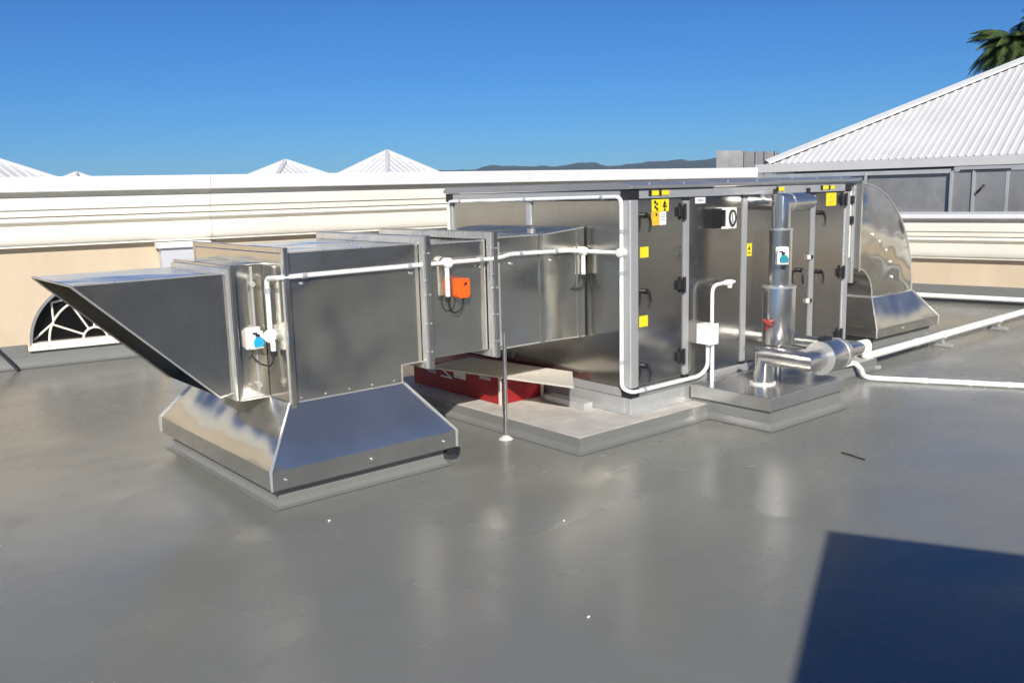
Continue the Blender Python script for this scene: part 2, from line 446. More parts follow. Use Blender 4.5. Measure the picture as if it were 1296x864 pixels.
# ================================================================== ROOF CURB 1 (under the duct drop)
def curb(name, label, X0, X1, Y0, Y1, lip0, lip1, N0, N1, M0, M1, zn, seed=0, hips=True):
    t = thing(name, label, 'roof curb', ((X0 + X1) / 2, (Y0 + Y1) / 2, 0))
    g = .055
    # masonry curb coated with the deck membrane, cove at foot
    mb = MB(); lev = [(-.045, .003), (-.018, .010), (-.004, .03), (0, .06), (0, lip0 - .012)]
    for off, z in lev:
        mb.v += [(X0 + g + off, Y0 + g + off, z), (X1 - g - off, Y0 + g + off, z), (X1 - g - off, Y1 - g - off, z), (X0 + g + off, Y1 - g - off, z)]
    for k in range(len(lev) - 1):
        for i in range(4):
            j = (i + 1) % 4; mb.f.append([k*4+i, k*4+j, k*4+4+j, k*4+4+i]); mb.sm.append(False)
    k = len(lev) - 1; mb.f.append([k*4, k*4+1, k*4+2, k*4+3]); mb.sm.append(False)
    mb.build('upstand', 'curb_membrane', t)
    MB().box(X0 + .03, X1 - .03, Y0 + .03, Y1 - .03, lip0 - .012, lip0 + .012).build('gasket', 'black_rubber', t)
    # skirt: four sloping sheets with turned-down lips, each its own panel
    C = [(X0, Y0), (X1, Y0), (X1, Y1), (X0, Y1)]; Ns = [(N0, M0), (N1, M0), (N1, M1), (N0, M1)]
    for i in range(4):
        j = (i + 1) % 4; a, b, c, d = C[i], C[j], Ns[j], Ns[i]
        m = MB(); k = 10; vs = []; rnd = random.Random(seed + i)
        for q in range(k + 1):
            u = q / k
            lo = lerp(a, b, u); hi = lerp(d, c, u)
            vs += [(lo[0], lo[1], lip0), (lo[0], lo[1], lip1), (*lerp(lo, hi, .5), (lip1 + zn) / 2 - .006 * math.sin(math.pi * u)), (*hi, zn)]
        fs = []
        for q in range(k):
            for r in range(3):
                fs.append((q*4+r, q*4+4+r, q*4+5+r, q*4+1+r))
        m.add(vs, fs); p = m.build('skirt_panel', 'stainless_skirt', t)
        p.data.polygons.foreach_set('use_smooth', [f % 3 != 0 for f in range(len(p.data.polygons))])
        if hips:
            cc = C[i]; nn = Ns[i]
            off = lambda P, dz: (P[0], P[1], dz)
            s = MB(); wd = .012
            ax = 1 if cc[0] == X0 else -1; ay = 1 if cc[1] == Y0 else -1
            pts = [(cc[0] - ax*.003, cc[1] - ay*.003, lip0 + .002), (cc[0] - ax*.003, cc[1] - ay*.003, lip1 + .002), (nn[0] - ax*.003, nn[1] - ay*.003, zn + .002)]
            s.tube(pts, [.006, .008, .006], 6); s.build('hip_seam', 'glint_edge', t)
    return t
c1 = curb('roof_curb', 'stainless skirted roof curb under the duct with the flared intake hood', 1.73, 2.825, 3.905, 5.45, .103, .198, 1.955, 2.637, 4.125, 5.275, .462)
MB().box(2.775, 2.835, 3.915, 3.965, .062, .100).build('packer', 'black_rubber', c1, .004)
for k, (x, z) in enumerate(((1.80, .15), (2.28, .15), (2.74, .15))):
    MB().cyl((x, 3.9045, z), (x, 3.897, z), .006, 8).build('rivet', 'glint_edge', c1)

# ================================================================== INTAKE DUCT (hood, damper collar, drop box, duct to the unit)
duct = thing('intake_duct', 'long stainless duct with flared intake hood running to the air handler', 'duct', (2.29, 4.13, 0))
D0, D1 = 4.13, 5.27
ZT, ZB = 1.222, .565
# drop box: L-shaped side, closed top; a closed prism bevelled
L = [(1.962, .462), (2.632, .462), (2.632, ZB), (2.775, ZB), (2.775, ZT), (1.962, ZT)]
MB().prism(L, 'y', D0, D1).build('drop_box', 'stainless_duct', duct, .004)
def edge(path, r=.0042, name='seam', mat='glint_edge', par=None):
    return MB().tube(path, r, 6).build(name, mat, par or duct)
edge([(1.958, D0 - .003, .462), (2.634, D0 - .003, .462), (2.634, D0 - .003, ZB - .002), (2.775, D0 - .003, ZB - .002)])
edge([(1.958, D0 - .003, .462), (1.958, D0 - .003, ZT)])
edge([(1.985, D0 - .002, ZT), (2.775, D0 - .002, ZT + .002)], .004)
def flange(name, x0, x1, y0, y1, z0, z1, w, mat='stainless_duct', par=None):
    """rectangular frame in the plane x = const"""
    mb = MB()
    mb.box(x0, x1, y0 - w, y0, z0 - w, z1 + w).box(x0, x1, y1, y1 + w, z0 - w, z1 + w)
    mb.box(x0, x1, y0, y1, z1, z1 + w).box(x0, x1, y0, y1, z0 - w, z0)
    return mb.build(name, mat, par or duct, .002, 1)
flange('end_flange', 1.960, 1.985, D0, D1, ZB - .10, ZT, .028)
flange('flange', 2.777, 2.795, D0, D1, ZB, ZT, .042, 'glint_edge')
flange('flange', 2.797, 2.828, D0, D1, ZB, ZT, .046)
# damper section
MB().box(2.828, 3.252, D0 + .012, D1 - .012, ZB + .002, ZT - .008).build('damper_section', 'stainless_duct', duct, .003)
edge([(2.84, D0 + .010, ZT - .006), (3.245, D0 + .010, ZT - .006), (3.245, D0 + .010, ZB + .004)], .005)
flange('flange', 3.254, 3.272, D0, D1, ZB, ZT, .040, 'glint_edge')
flange('flange', 3.274, 3.305, D0, D1, ZB, ZT, .046)
MB().box(3.322, 3.346, D0 - .012, D0 + .002, ZB + .01, ZT - .02).build('slide_cleat', 'galvanised', duct, .003)
# duct to the unit, in two lengths with a standing cleat between
MB().box(3.305, 3.664, D0, D1, ZB - .006, ZT + .004).build('duct_length', 'stainless_duct', duct, .004)
MB().box(3.664, 3.692, D0 - .012, D1 + .012, ZB - .012, ZT + .012).build('drive_cleat', 'stainless_duct', duct, .005)
taper = [(3.692, D0), (4.058, D0 - .004), (4.058, D1 + .01), (3.692, D1)]
mb = MB(); mb.prism([(3.692, ZB - .004), (4.058, ZB - .014), (4.058, ZT + .032), (3.692, ZT + .002)], 'y', D0 - .002, D1 + .004)
mb.build('duct_length', 'stainless_duct', duct, .004)
edge([(3.31, D0 - .002, ZB - .006), (3.66, D0 - .002, ZB - .006)], .005)
edge([(3.70, D0 - .004, ZB - .006), (4.05, D0 - .004, ZB - .014)], .004)
edge([(3.31, D0 - .002, ZT + .005), (3.66, D0 - .002, ZT + .005)], .005)
edge([(3.70, D0 - .004, ZT + .003), (4.05, D0 - .004, ZT + .033)], .004)
MB().box(3.985, 4.012, D0 - .010, D1 + .012, ZB - .016, ZT + .030).build('drive_cleat', 'stainless_duct', duct, .004)
# collar (narrower damper collar between hood and box)
H0, H1 = 4.368, 5.10
MB().box(1.800, 1.960, H0, H1, .464, 1.163).build('collar', 'stainless_duct', duct, .003)
edge([(1.802, H0 - .002, .464), (1.958, H0 - .002, .464)], .005)
MB().box(1.895, 1.907, H0 - .008, H0 + .001, .50, 1.15).build('linkage_rod', 'glint_edge', duct, .003)
for z in (.535, 1.06): MB().cyl((1.901, H0 - .002, z), (1.901, H0 - .016, z), .016, 10).build('linkage_pin', 'glint_edge', duct)
flange('flange', 1.762, 1.778, H0, H1, .50, 1.122, .028, 'glint_edge')
flange('flange', 1.780, 1.800, H0, H1, .50, 1.130, .034)
# flared hood: four thin sheets, open to below
hz1, hz0 = 1.122, .500
def sheet4(pts, thick, name, mat, bev=0):
    a = Vector(pts[1]) - Vector(pts[0]); b = Vector(pts[-1]) - Vector(pts[0]); n = a.cross(b).normalized() * thick
    k = len(pts)
    mb = MB(); mb.add([Vector(p) for p in pts] + [Vector(p) + n for p in pts], [tuple(range(k)), tuple(range(k, 2*k))[::-1]] + [(i, (i+1) % k, k + (i+1) % k, k + i) for i in range(k)])
    return mb.build(name, mat, duct, bev, 1)
T = 1.045
side = lambda y: [(T, y, hz1), (1.762, y, hz1), (1.762, y, hz0 + .01), (1.690, y, hz0)]
sheet4(side(H0), .0025, 'hood_cheek', 'stainless_duct'); sheet4(side(H1), .0025, 'hood_cheek', 'stainless_duct')
sheet4([(T, H0, hz1), (1.762, H0, hz1), (1.762, H1, hz1), (T, H1, hz1)], .003, 'hood_top', 'stainless_top')
sheet4([(1.690, H0, hz0), (1.762, H0, hz0 + .01), (1.762, H1, hz0 + .01), (1.690, H1, hz0)], .003, 'hood_base', 'stainless_duct')
edge([(T, H0 - .002, hz1 + .001), (1.690, H0 - .002, hz0)], .0048); edge([(T, H0 - .002, hz1 + .002), (1.762, H0 - .002, hz1 + .002)], .0045)
edge([(1.690, H0 - .002, hz0), (1.762, H0 - .002, hz0 + .01)], .0045); edge([(T, H0, hz1 + .001), (T, H1, hz1 + .001)], .005, 'seam', 'stainless_top')
edge([(T, H1 - .002, hz1), (1.690, H1 - .002, hz0)], .006, 'seam', 'stainless_duct')
# turned lip round the mouth and a solid dark sheet deep inside
def lip(y, s):
    d = Vector((.0, s * .045, 0))
    return sheet4([(T + .002, y, hz1 - .004), (1.690, y, hz0 + .003), tuple(Vector((1.690, y, hz0 + .003)) + d), tuple(Vector((T + .002, y, hz1 - .004)) + d)], .002, 'mouth_lip', 'stainless_duct')
lip(H0 + .003, 1); lip(H1 - .003, -1)
MB().box(1.745, 1.757, H0 + .004, H1 - .004, hz0 + .012, hz1 - .004).build('dark_sheet', 'dark_interior', duct)
# small dents, screws
for x, z in ((1.852, .545), (1.98, .60)):
    MB().cyl((x, (H0 if x < 1.96 else D0) - .001, z), (x, (H0 if x < 1.96 else D0) - .008, z), .008, 10).build('screw', 'glint_edge', duct)
for x in (2.786, 2.812, 3.262, 3.290):
    for z in (.62, .78, .94, 1.02, 1.17):
        if abs(z - 1.02) < .01 and x in (2.812, 3.290): continue
        MB().cyl((x, D0 - .042, z), (x, D0 - .050, z), .006, 6).build('flange_screw', 'galvanised', duct)
for x in (2.02, 2.16, 2.30, 2.44, 2.58):
    MB().cyl((x, D0 - .001, .482), (x, D0 - .006, .482), .005, 6).build('rivet', 'galvanised', duct)
for x in (2.06, 2.72, 3.20, 3.44, 3.76):
    MB().cyl((x, D0 - .001, 1.065), (x, D0 - .010, 1.065), .008, 10).build('screw', 'glint_edge', duct)

# ================================================================== CONCRETE PLINTH
slab = thing('plinth', 'low concrete plinth with grey coated sides under the air handler', 'plinth', (5.1, 4.7, 0))
mb = MB(); lev = [(.040, .003), (.014, .012), (.002, .035), (0, .086), (-.004, .088)]
for off, z in lev:
    mb.v += [(3.452 - off, 3.569 - off, z), (6.80 + off, 3.569 - off, z), (6.80 + off, 5.80 + off, z), (3.452 - off, 5.80 + off, z)]
for k in range(len(lev) - 1):
    for i in range(4):
        j = (i + 1) % 4; mb.f.append([k*4+i, k*4+j, k*4+4+j, k*4+4+i]); mb.sm.append(False)
mb.build('coated_side', 'curb_membrane', slab)
MB().box(3.462, 6.79, 3.579, 5.79, .02, .0905).build('top', 'concrete', slab, .003)

# ================================================================== AIR HANDLING UNIT
ahu = thing('air_handling_unit', 'large stainless air handler with black-hinged doors on a concrete plinth', 'air handler', (5.3, 4.7, .091))
AX0, AX1, AY0, AY1, AZ0, AZ1 = 4.06, 6.60, 3.732, 5.63, .19, 1.487
# base frame of folded galvanised channel
bf = MB(); zb = .0915
bf.box(AX0 - .004, AX1, AY0 - .004, AY0 + .05, zb, AZ0).box(AX0 - .004, AX1, AY1 - .05, AY1, zb, AZ0)
bf.box(AX0 - .004, AX0 + .05, AY0 + .05, AY1 - .05, zb, AZ0).box(AX1 - .05, AX1, AY0 + .05, AY1 - .05, zb, AZ0)
bf.box(AX0 - .03, AX1, AY0 - .028, AY0 - .004, zb, zb + .012).box(AX0 - .03, AX0 - .004, AY0 - .004, AY1, zb, zb + .012)
bf.build('base_frame', 'galvanised', ahu, .002, 1)
P = .078
for x in (AX0, AX1 - P):
    for y in (AY0, AY1 - P):
        MB().box(x, x + P, y, y + P, AZ0 + .06, AZ1 - .06).build('corner_post', 'aluminium_profile', ahu, .012, 3)
        for z in (AZ0, AZ1 - .062):
            MB().box(x - .003, x + P + .003, y - .003, y + P + .003, z, z + .062).build('corner_block', 'black_plastic', ahu, .008, 2)
rails = []
for z in (AZ0 + .003, AZ1 - .058):
    for y in (AY0, AY1 - .05):
        MB().box(AX0 + P + .004, AX1 - P - .004, y + .002, y + .05, z, z + .055).build('rail', 'aluminium_profile', ahu, .005)
    for x in (AX0, AX1 - .05):
        MB().box(x + .002, x + .05, AY0 + P + .004, AY1 - P - .004, z, z + .055).build('rail', 'aluminium_profile', ahu, .005)
zd0, zd1 = AZ0 + .060, AZ1 - .060
BARS = (4.595, 5.222, 6.075)
for x in BARS:
    b = MB().box(x - .026, x + .026, AY0 - .002, AY0 + .05, zd0 + .018, zd1 - .018).build('mullion', 'aluminium_profile', ahu, .006)
    for z in (zd0, zd1 - .018):
        MB().box(x - .028, x + .028, AY0 - .004, AY0 + .05, z, z + .018).build('end_cap', 'black_plastic', b, .002, 1)
xs = [AX0 + P + .004, *BARS, AX1 - P - .004]
doors = []
for i in range(4):
    a = xs[i] + (0 if i == 0 else .029); b = xs[i + 1] - (0 if i == 3 else .029)
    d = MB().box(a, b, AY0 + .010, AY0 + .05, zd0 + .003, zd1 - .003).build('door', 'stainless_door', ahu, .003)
    doors.append(d)
# end panel towards the duct, back and far end
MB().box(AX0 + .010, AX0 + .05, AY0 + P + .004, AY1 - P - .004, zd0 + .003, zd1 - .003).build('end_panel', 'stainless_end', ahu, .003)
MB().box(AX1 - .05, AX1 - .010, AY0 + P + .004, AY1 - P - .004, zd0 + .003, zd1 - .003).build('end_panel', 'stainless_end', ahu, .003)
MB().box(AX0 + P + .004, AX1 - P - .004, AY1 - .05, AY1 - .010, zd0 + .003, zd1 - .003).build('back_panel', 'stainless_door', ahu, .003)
MB().box(AX0 + .06, AX1 - .06, AY0 + .06, AY1 - .06, AZ0 + .001, AZ0 + .02).build('floor_pan', 'galvanised', ahu)
# hinges and lever handles
def hinge(d, x, z, s=1):
    h = MB(); y = AY0 + .010
    h.box(x - s * .055, x - s * .010, y - .022, y, z - .030, z + .030) if s > 0 else h.box(x + .010, x + .055, y - .022, y, z - .030, z + .030)
    h.cyl((x, y - .022, z - .052), (x, y - .022, z + .052), .011, 10)
    h.box(x - .012, x + .030 * s if s > 0 else x + .012, y - .014, y - .004, z - .024, z + .024)
    return h.build('hinge', 'black_plastic', d, .003, 1)
def lever(d, x, z, s=1):
    h = MB(); y = AY0 + .010
    h.cyl((x, y, z), (x, y - .03, z), .017, 14)
    pts = fillet([(x, y - .034, z + .006), (x + s * .010, y - .042, z - .015), (x + s * .020, y - .046, z - .055), (x + s * .004, y - .042, z - .100)], .03, 4)
    h.tube(pts, [.011 - .004 * i / (len(pts) - 1) for i in range(len(pts))], 8)
    return h.build('handle', 'black_plastic', d)
for z in (1.338, .868, .395):
    hinge(doors[0], 4.562, z); lever(doors[0], 4.190, z - .01)
for z in (1.365, .80, .30): hinge(doors[3], 6.512, z)
for z in (1.275, .83): lever(doors[3], 6.165, z)
lever(doors[2], 5.915, .86, -1)
for z in (1.385, .95, .62):
    k = MB().box(6.040, 6.062, AY0 - .020, AY0 - .002, z - .014, z + .014).build('latch', 'black_plastic', doors[2], .003, 1)
    MB().box(6.018, 6.040, AY0 - .012, AY0 + .010, z - .020, z + .016).build('keeper', 'white_plastic', k, .003, 1)
for x, z in ((5.56, 1.437), (5.98, 1.437)):
    MB().box(x - .012, x + .012, AY0 - .022, AY0 + .003, z - .018, z + .026).build('clamp', 'black_plastic', ahu, .003, 1)
    MB().box(x - .030, x + .012, AY0 - .012, AY0 + .003, z - .034, z - .019).build('clamp_foot', 'white_plastic', ahu, .002, 1)
# stickers (flat print)
def label_on(d, x0, x1, z0, z1, mat, name='sticker', y=None, marks=()):
    y = AY0 + .0095 if y is None else y
    s = MB().box(x0, x1, y - .0012, y, z0, z1).build(name, mat, d)
    for mk in marks:
        kind, u, v, r, mm = mk
        cx, cz = x0 + (x1 - x0) * u, z0 + (z1 - z0) * v
        if kind == 'dot': g = MB().cyl((cx, y - .0012, cz), (cx, y - .0022, cz), r, 10)
        elif kind == 'tri': g = MB().prism([(cx - r, cz - r * .8), (cx + r, cz - r * .8), (cx, cz + r)], 'y', y - .0022, y - .0012)
        elif kind == 'bar': g = MB().box(cx - r, cx + r, y - .0022, y - .0012, cz - .0035, cz + .0035)
        g.build('print', mm, s)
    return s
B_ = 'print_black'
ic = lambda sh: [('dot', .38, .78, .011, B_), ('dot', .62, .62, .009, B_), ('tri', .42, .42, .013, B_), ('dot', .62, .2, .010, B_)] if sh else [('tri', .5, .72, .016, B_), ('dot', .42, .42, .011, B_), ('dot', .66, .4, .008, B_), ('tri', .5, .16, .012, B_)]
label_on(doors[0], 4.266, 4.346, 1.346, 1.422, 'yellow_label', marks=ic(1))
label_on(doors[0], 4.348, 4.428, 1.346, 1.422, 'yellow_label', marks=ic(0))
label_on(doors[0], 4.262, 4.338, 1.262, 1.344, 'orange_label', marks=[('dot', .62, .8, .009, B_), ('bar', .4, .4, .02, 'yellow_label')])
label_on(doors[0], 4.340, 4.402, 1.262, 1.344, 'white_label', marks=[('bar', .5, .8, .02, 'print_grey'), ('bar', .5, .6, .02, 'print_grey'), ('bar', .5, .4, .02, 'print_grey')])
label_on(doors[0], 4.158, 4.236, 1.068, 1.134, 'yellow_label')
label_on(doors[0], 4.150, 4.230, .634, .704, 'yellow_label')
label_on(doors[1], 4.690, 4.795, 1.385, 1.424, 'white_label', marks=[('bar', .5, .65, .03, 'print_grey'), ('bar', .5, .4, .03, 'print_grey')])
label_on(doors[2], 5.256, 5.318, 1.006, 1.094, 'yellow_label', marks=[('tri', .5, .62, .015, B_), ('bar', .5, .25, .018, B_)])
label_on(doors[3], 6.258, 6.400, 1.322, 1.420, 'yellow_label', marks=[('tri', .5, .7, .014, 'orange_label'), ('bar', .5, .35, .03, 'orange_label'), ('bar', .5, .2, .03, 'orange_label')])
# clip-on yellow tags over the top rail
for x, w in ((4.300, .050), (4.392, .050), (5.655, .048), (6.24, .055), (6.33, .04)):
    s = MB().box(x - w, x + w * .5, AY0 - .0035, AY0 + .001, 1.448, 1.476).build('rail_tag', 'yellow_label', ahu)
    MB().box(x - w - .022, x - w, AY0 - .006, AY0 + .001, 1.446, 1.478).build('tag_clip', 'black_plastic', s)
# roof trays: overlapping folded sheets with a turned-down drip edge
prev = AX0 - .055
cuts = [(AX0 - .010, 4.86, .000), (4.84, 5.62, .006), (5.60, AX1 + .10, .012)]
for a, b, dz in cuts:
    yf, yb = AY0 - .016, AY1 + .02
    prof = [(yf + .012, 1.4885 + dz), (yf + .003, 1.4885 + dz), (yf, 1.492 + dz), (yf - .001, 1.508 + dz), (yf + .010, 1.513 + dz), (yf + .10, 1.530 + dz), (yb - .05, 1.534 + dz), (yb, 1.512 + dz), (yb, 1.4885 + dz)]
    r_ = MB().prism(prof, 'x', a, b).build('roof_tray', 'grey_roof_tray', ahu, .002, 1)
    k = a + .2
    while k < b - .1:
        MB().cyl((k, yf + .03, 1.514 + dz), (k, yf + .03, 1.525 + dz), .006, 8).build('roof_screw', 'glint_edge', r_); k += .33
# conduit bracket strip and small studs on the end panel
MB().box(AX0 - .004, AX0 + .010, 4.645, 4.695, 1.262, 1.420).build('bracket', 'galvanised', ahu, .002, 1)

# filter gauge on the second door
gauge = thing('pressure_gauge', 'white square pressure gauge with round dial on the stainless door', 'gauge', (4.96, AY0, 1.21))
gy = AY0 + .0095
MB().box(4.880, 4.905, gy - .085, gy, 1.216, 1.348).build('housing', 'black_plastic', gauge, .004)
pl = MB().box(4.905, 5.018, gy - .090, gy, 1.212, 1.352).build('body', 'white_plastic', gauge, .006)
cxg, czg = 4.963, 1.283
ring = []
mb = MB(); n = 24
for i in range(n):
    a0, a1 = 2 * math.pi * i / n, 2 * math.pi * (i + 1) / n
    q = [(cxg + .036 * math.cos(a0) * r, czg + .054 * math.sin(a0) * r) for r in (1, .80)]
    q2 = [(cxg + .036 * math.cos(a1) * r, czg + .054 * math.sin(a1) * r) for r in (1, .80)]
    mb.prism([q[0], q2[0], q2[1], q[1]], 'y', gy - .102, gy - .0895)
mb.build('bezel', 'print_black', gauge)
MB().prism([(cxg + .030 * math.cos(2*math.pi*i/n), czg + .044 * math.sin(2*math.pi*i/n)) for i in range(n)], 'y', gy - .094, gy - .0895).build('dial', 'white_label', gauge)
MB().prism([(cxg - .024, czg - .018), (cxg + .024, czg - .018), (cxg + .008, czg - .040), (cxg - .008, czg - .040)], 'y', gy - .097, gy - .0935).build('dial_plate', 'print_grey', gauge)
MB().box(cxg - .002, cxg + .002, gy - .098, gy - .0935, czg - .02, czg + .03).build('needle', 'print_black', gauge)
for x, z in ((4.872, 1.345), (4.868, 1.222)):
    MB().box(x - .012, x + .02, gy - .1, gy - .084, z - .008, z + .008).build('fixing_tab', 'white_plastic', gauge, .002, 1)

# ================================================================== ELBOW DUCT AND ITS CURB
c2 = curb('roof_curb', 'stainless skirted roof curb under the curved elbow duct', 7.567, 8.752, 3.984, 5.55, .105, .188, 7.735, 8.486, 4.134, 5.40, .455, 40)
MB().cyl((8.05, 3.9835, .145), (8.05, 3.975, .145), .012, 8).build('rivet', 'glint_edge', c2)
elb = thing('elbow_duct', 'curved stainless elbow duct turning down behind the air handler', 'duct', (8.1, 4.7, .19))
ecx, ecz, r1_, r0_ = 7.452, .452, 1.032, .282
n = 22
def cheek(y, s_, name):
    """sheet side of the elbow, bellied out a little between its seams"""
    vs = []; m_ = 10; k_ = m_ + 1
    for i in range(n + 1):
        a = math.pi / 2 * i / n
        for j in range(k_):
            t = j / m_; rr = r0_ + (r1_ - r0_) * t
            bl = .040 * math.sin(math.pi * t) ** .8 * math.sin(math.pi * (i + .6) / (n + 1.2)) ** .5 * (1 + .12 * math.sin(i * .45 + 1.0) * math.sin(t * 5))
            vs.append((ecx + rr * math.cos(a), y + s_ * bl, ecz + rr * math.sin(a)))
    fs = [(i*k_+j, i*k_+j+1, (i+1)*k_+j+1, (i+1)*k_+j) for i in range(n) for j in range(m_)]
    return MB().add(vs, fs, True).build(name, 'stainless_elbow', elb)
E0, E1 = 4.134, 5.40
cheek(E0, -1, 'cheek'); cheek(E1, 1, 'cheek')
for rr, nm in ((r1_, 'heel_sheet'), (r0_, 'throat_sheet')):
    vs = []
    for i in range(n + 1):
        a = math.pi / 2 * i / n
        vs += [(ecx + rr * math.cos(a), E0 + .003, ecz + rr * math.sin(a)), (ecx + rr * math.cos(a), E1 - .003, ecz + rr * math.sin(a))]
    MB().add(vs, [(2*i, 2*i+1, 2*i+3, 2*i+2) for i in range(n)], True).build(nm, 'stainless_top', elb)
for rr in (r0_, r1_):
    MB().tube([(ecx + rr * math.cos(math.pi/2*i/n), E0 - .001, ecz + rr * math.sin(math.pi/2*i/n)) for i in range(n + 1)], .007, 6).build('seam', 'glint_edge', elb)
MB().box(AX1 + .12, ecx - .002, E0 - .001, E1 + .001, ecz + r0_ + .002, ecz + r1_ - .002).build('straight_length', 'stainless_top', elb, .003)
flange('flange', ecx - .015, ecx + .015, E0 - .002, E1 + .002, ecz + r0_, ecz + r1_ , .026, 'stainless_duct', elb)
flange('flange', AX1 + .085, AX1 + .120, 3.80, 5.45, .74, 1.44, .045, 'aluminium_profile', elb)
MB().box(AX1 + .005, AX1 + .085, 3.81, 5.44, .745, 1.435).build('spigot', 'galvanised', elb, .003)
MB().box(AX1 + .03, AX1 + .075, 3.765, 3.81, .90, 1.43).build('clamp_strip', 'white_plastic', elb, .004)
for z in (1.36, 1.20): MB().box(AX1 + .045, AX1 + .085, 3.745, 3.766, z - .03, z + .03).build('toggle', 'black_plastic', elb, .004)
MB().box(7.728, 8.490, E0 - .006, E1 + .006, .440, .462).build('neck_flange', 'glint_edge', elb, .003)
for x, z in ((7.635, 1.03), (7.76, .962), (7.89, .875), (7.98, .762), (8.02, .62)):
    MB().cyl((x, E0, z), (x, E0 - .044, z), .013, 10).build('button_rivet', 'white_plastic', elb)

# ================================================================== PIPE CURB AND LAGGED PIPEWORK
pc = thing('pipe_curb', 'low stainless-capped pipe curb in front of the air handler doors', 'roof curb', (5.02, 3.38, 0))
mb = MB(); lev = [(.040, .004), (.014, .014), (.002, .04), (0, .118)]
for off, z in lev: mb.v += [(4.622 - off, 3.095 - off, z), (5.432 + off, 3.095 - off, z), (5.432 + off, 3.700, z), (4.622 - off, 3.700, z)]
for k in range(len(lev) - 1):
    for i in range(4):
        j = (i + 1) % 4; mb.f.append([k*4+i, k*4+j, k*4+4+j, k*4+4+i]); mb.sm.append(False)
mb.build('upstand', 'curb_membrane', pc)
MB().box(4.632, 5.422, 3.105, 3.69, .118, .130).build('gasket', 'black_rubber', pc)
MB().box(4.604, 5.450, 3.078, 3.698, .122, .206).build('cap', 'stainless_top', pc, .004)
pw_ = thing('pipework', 'stainless-clad pipe riser with drum and elbows on the capped curb', 'pipework', (5.15, 3.40, .206))
RX, RY = 5.152, 3.402
MB().cyl((RX, RY, .206), (RX, RY, .446), .036, 20).build('pipe_stub', 'stainless_pipe', pw_)
MB().cyl((RX, RY, .444), (RX, RY, .826), .106, 36).build('valve_jacket', 'stainless_pipe', pw_, .006)
MB().cyl((RX, RY, .820), (RX, RY, .834), .110, 36).build('jacket_ring', 'glint_edge', pw_)
MB().cyl((RX, RY, .826), (RX, RY, 1.205), .076, 32).build('riser', 'stainless_pipe', pw_)
MB().cyl((RX, RY, 1.198), (RX, RY, 1.212), .0775, 32).build('joint_band', 'glint_edge', pw_)
MB().tube([(RX, RY, 1.205), (RX, RY, 1.375), (5.40, RY, 1.375)], .060, 28).build('mitred_bend', 'stainless_pipe', pw_)
MB().tube([(5.395, RY, 1.375), (5.43, RY, 1.375), (5.43, AY0 + .009, 1.375)], .056, 24).build('branch', 'stainless_pipe', pw_)
MB().cyl((RX + .071, RY, 1.375), (RX + .083, RY, 1.375), .0625, 28).build('joint_band', 'glint_edge', pw_)
# lower loop: stub, mitred bend towards the roof edge, second bend into the drum
SX, SY = 4.945, 3.372
MB().tube([(SX, SY, .206), (SX, SY, .392), (SX - .01, 3.045, .392), (5.10, 3.055, .392)], .062, 28).build('mitred_bend', 'stainless_pipe', pw_)
MB().cyl((SX, SY, .206), (SX, SY, .216), .085, 28).build('floor_collar', 'sealant', pw_)
MB().cyl((SX, SY, .206), (SX, SY, .222), .071, 28).build('joint_band', 'glint_edge', pw_)
MB().cyl((5.095, 3.056, .392), (5.30, 3.066, .392), .104, 36).build('drum', 'stainless_pipe', pw_, .005)
MB().cyl((5.090, 3.056, .392), (5.104, 3.056, .392), .108, 36).build('drum_rim', 'glint_edge', pw_)
MB().tube([(5.300, 3.066, .392), (5.36, 3.068, .392), (5.43, 3.070, .392)], [.104, .098, .062], 32).build('reducer', 'stainless_pipe', pw_)
MB().cyl((5.296, 3.066, .392), (5.306, 3.066, .392), .107, 36).build('joint_band', 'glint_edge', pw_)
MB().tube([(5.43, 3.07, .392), (5.56, 3.075, .392), (5.56, 3.40, .392), (5.56, AY0 + .009, .392)], .05, 20).build('return_pipe', 'stainless_pipe', pw_)
MB().box(5.17, 5.25, 3.06, 3.12, .485, .515).build('drum_gland', 'black_plastic', pw_, .008, 2)
# red valve handle poking out of the jacket
vh = MB(); d = Vector((-.766, -.1, 0)).normalized()
p0 = Vector((RX, RY, .60)) + d * .10
vh.cyl(p0, p0 + d * .06, .018, 12); vh.build('valve_spindle', 'red_valve', pw_)
q0 = p0 + d * .055
vh = MB()
for sgn in (-1, 1):
    e = q0 + Vector((0, .030 * sgn, .020 * sgn)) + d * .012
    vh.tube([q0, q0.lerp(e, .6), e], [.016, .014, .010], 8)
vh.tube([q0, q0 + Vector((0, .0, -.05)) + d * .004], [.013, .010], 8)
vh.build('valve_lever', 'red_valve', pw_)

# isolator switches ------------------------------------------------------------
def isolator(label, org, rz, knob, s=1.0):
    """local frame: -y faces outwards"""
    t = thing('isolator_switch', label, 'switch', org, rz, local=True)
    MB().box(-.052*s, .052*s, -.020*s, 0, -.072*s, .072*s).build('back_plate', 'white_plastic', t, .008*s, 2)
    bdy = MB().box(-.046*s, .046*s, -.075*s, -.020*s, -.066*s, .052*s).build('body', 'white_plastic', t, .010*s, 2)
    MB().prism([(-.02*s, -.05*s), (.040*s, -.05*s), (.044*s, -.02*s), (.03*s, .01*s), (-.01*s, .012*s), (-.028*s, -.015*s)], 'y', -.082*s, -.0745*s).build('dial', knob, bdy)
    MB().box(-.012*s, .016*s, -.090*s, -.0745*s, .018*s, .034*s).build('lever', 'black_plastic', bdy, .003, 1)
    MB().box(-.030*s, .000*s, -.083*s, -.0745*s, .036*s, .046*s).build('slot', 'black_plastic', bdy)
    return t
isolator('white isolator switch with bright blue dial on the duct collar', (1.885, H0 - .001, .782), 0, 'blue_plastic', .78)
vdir = Vector((-.25, -1, 0)).normalized()
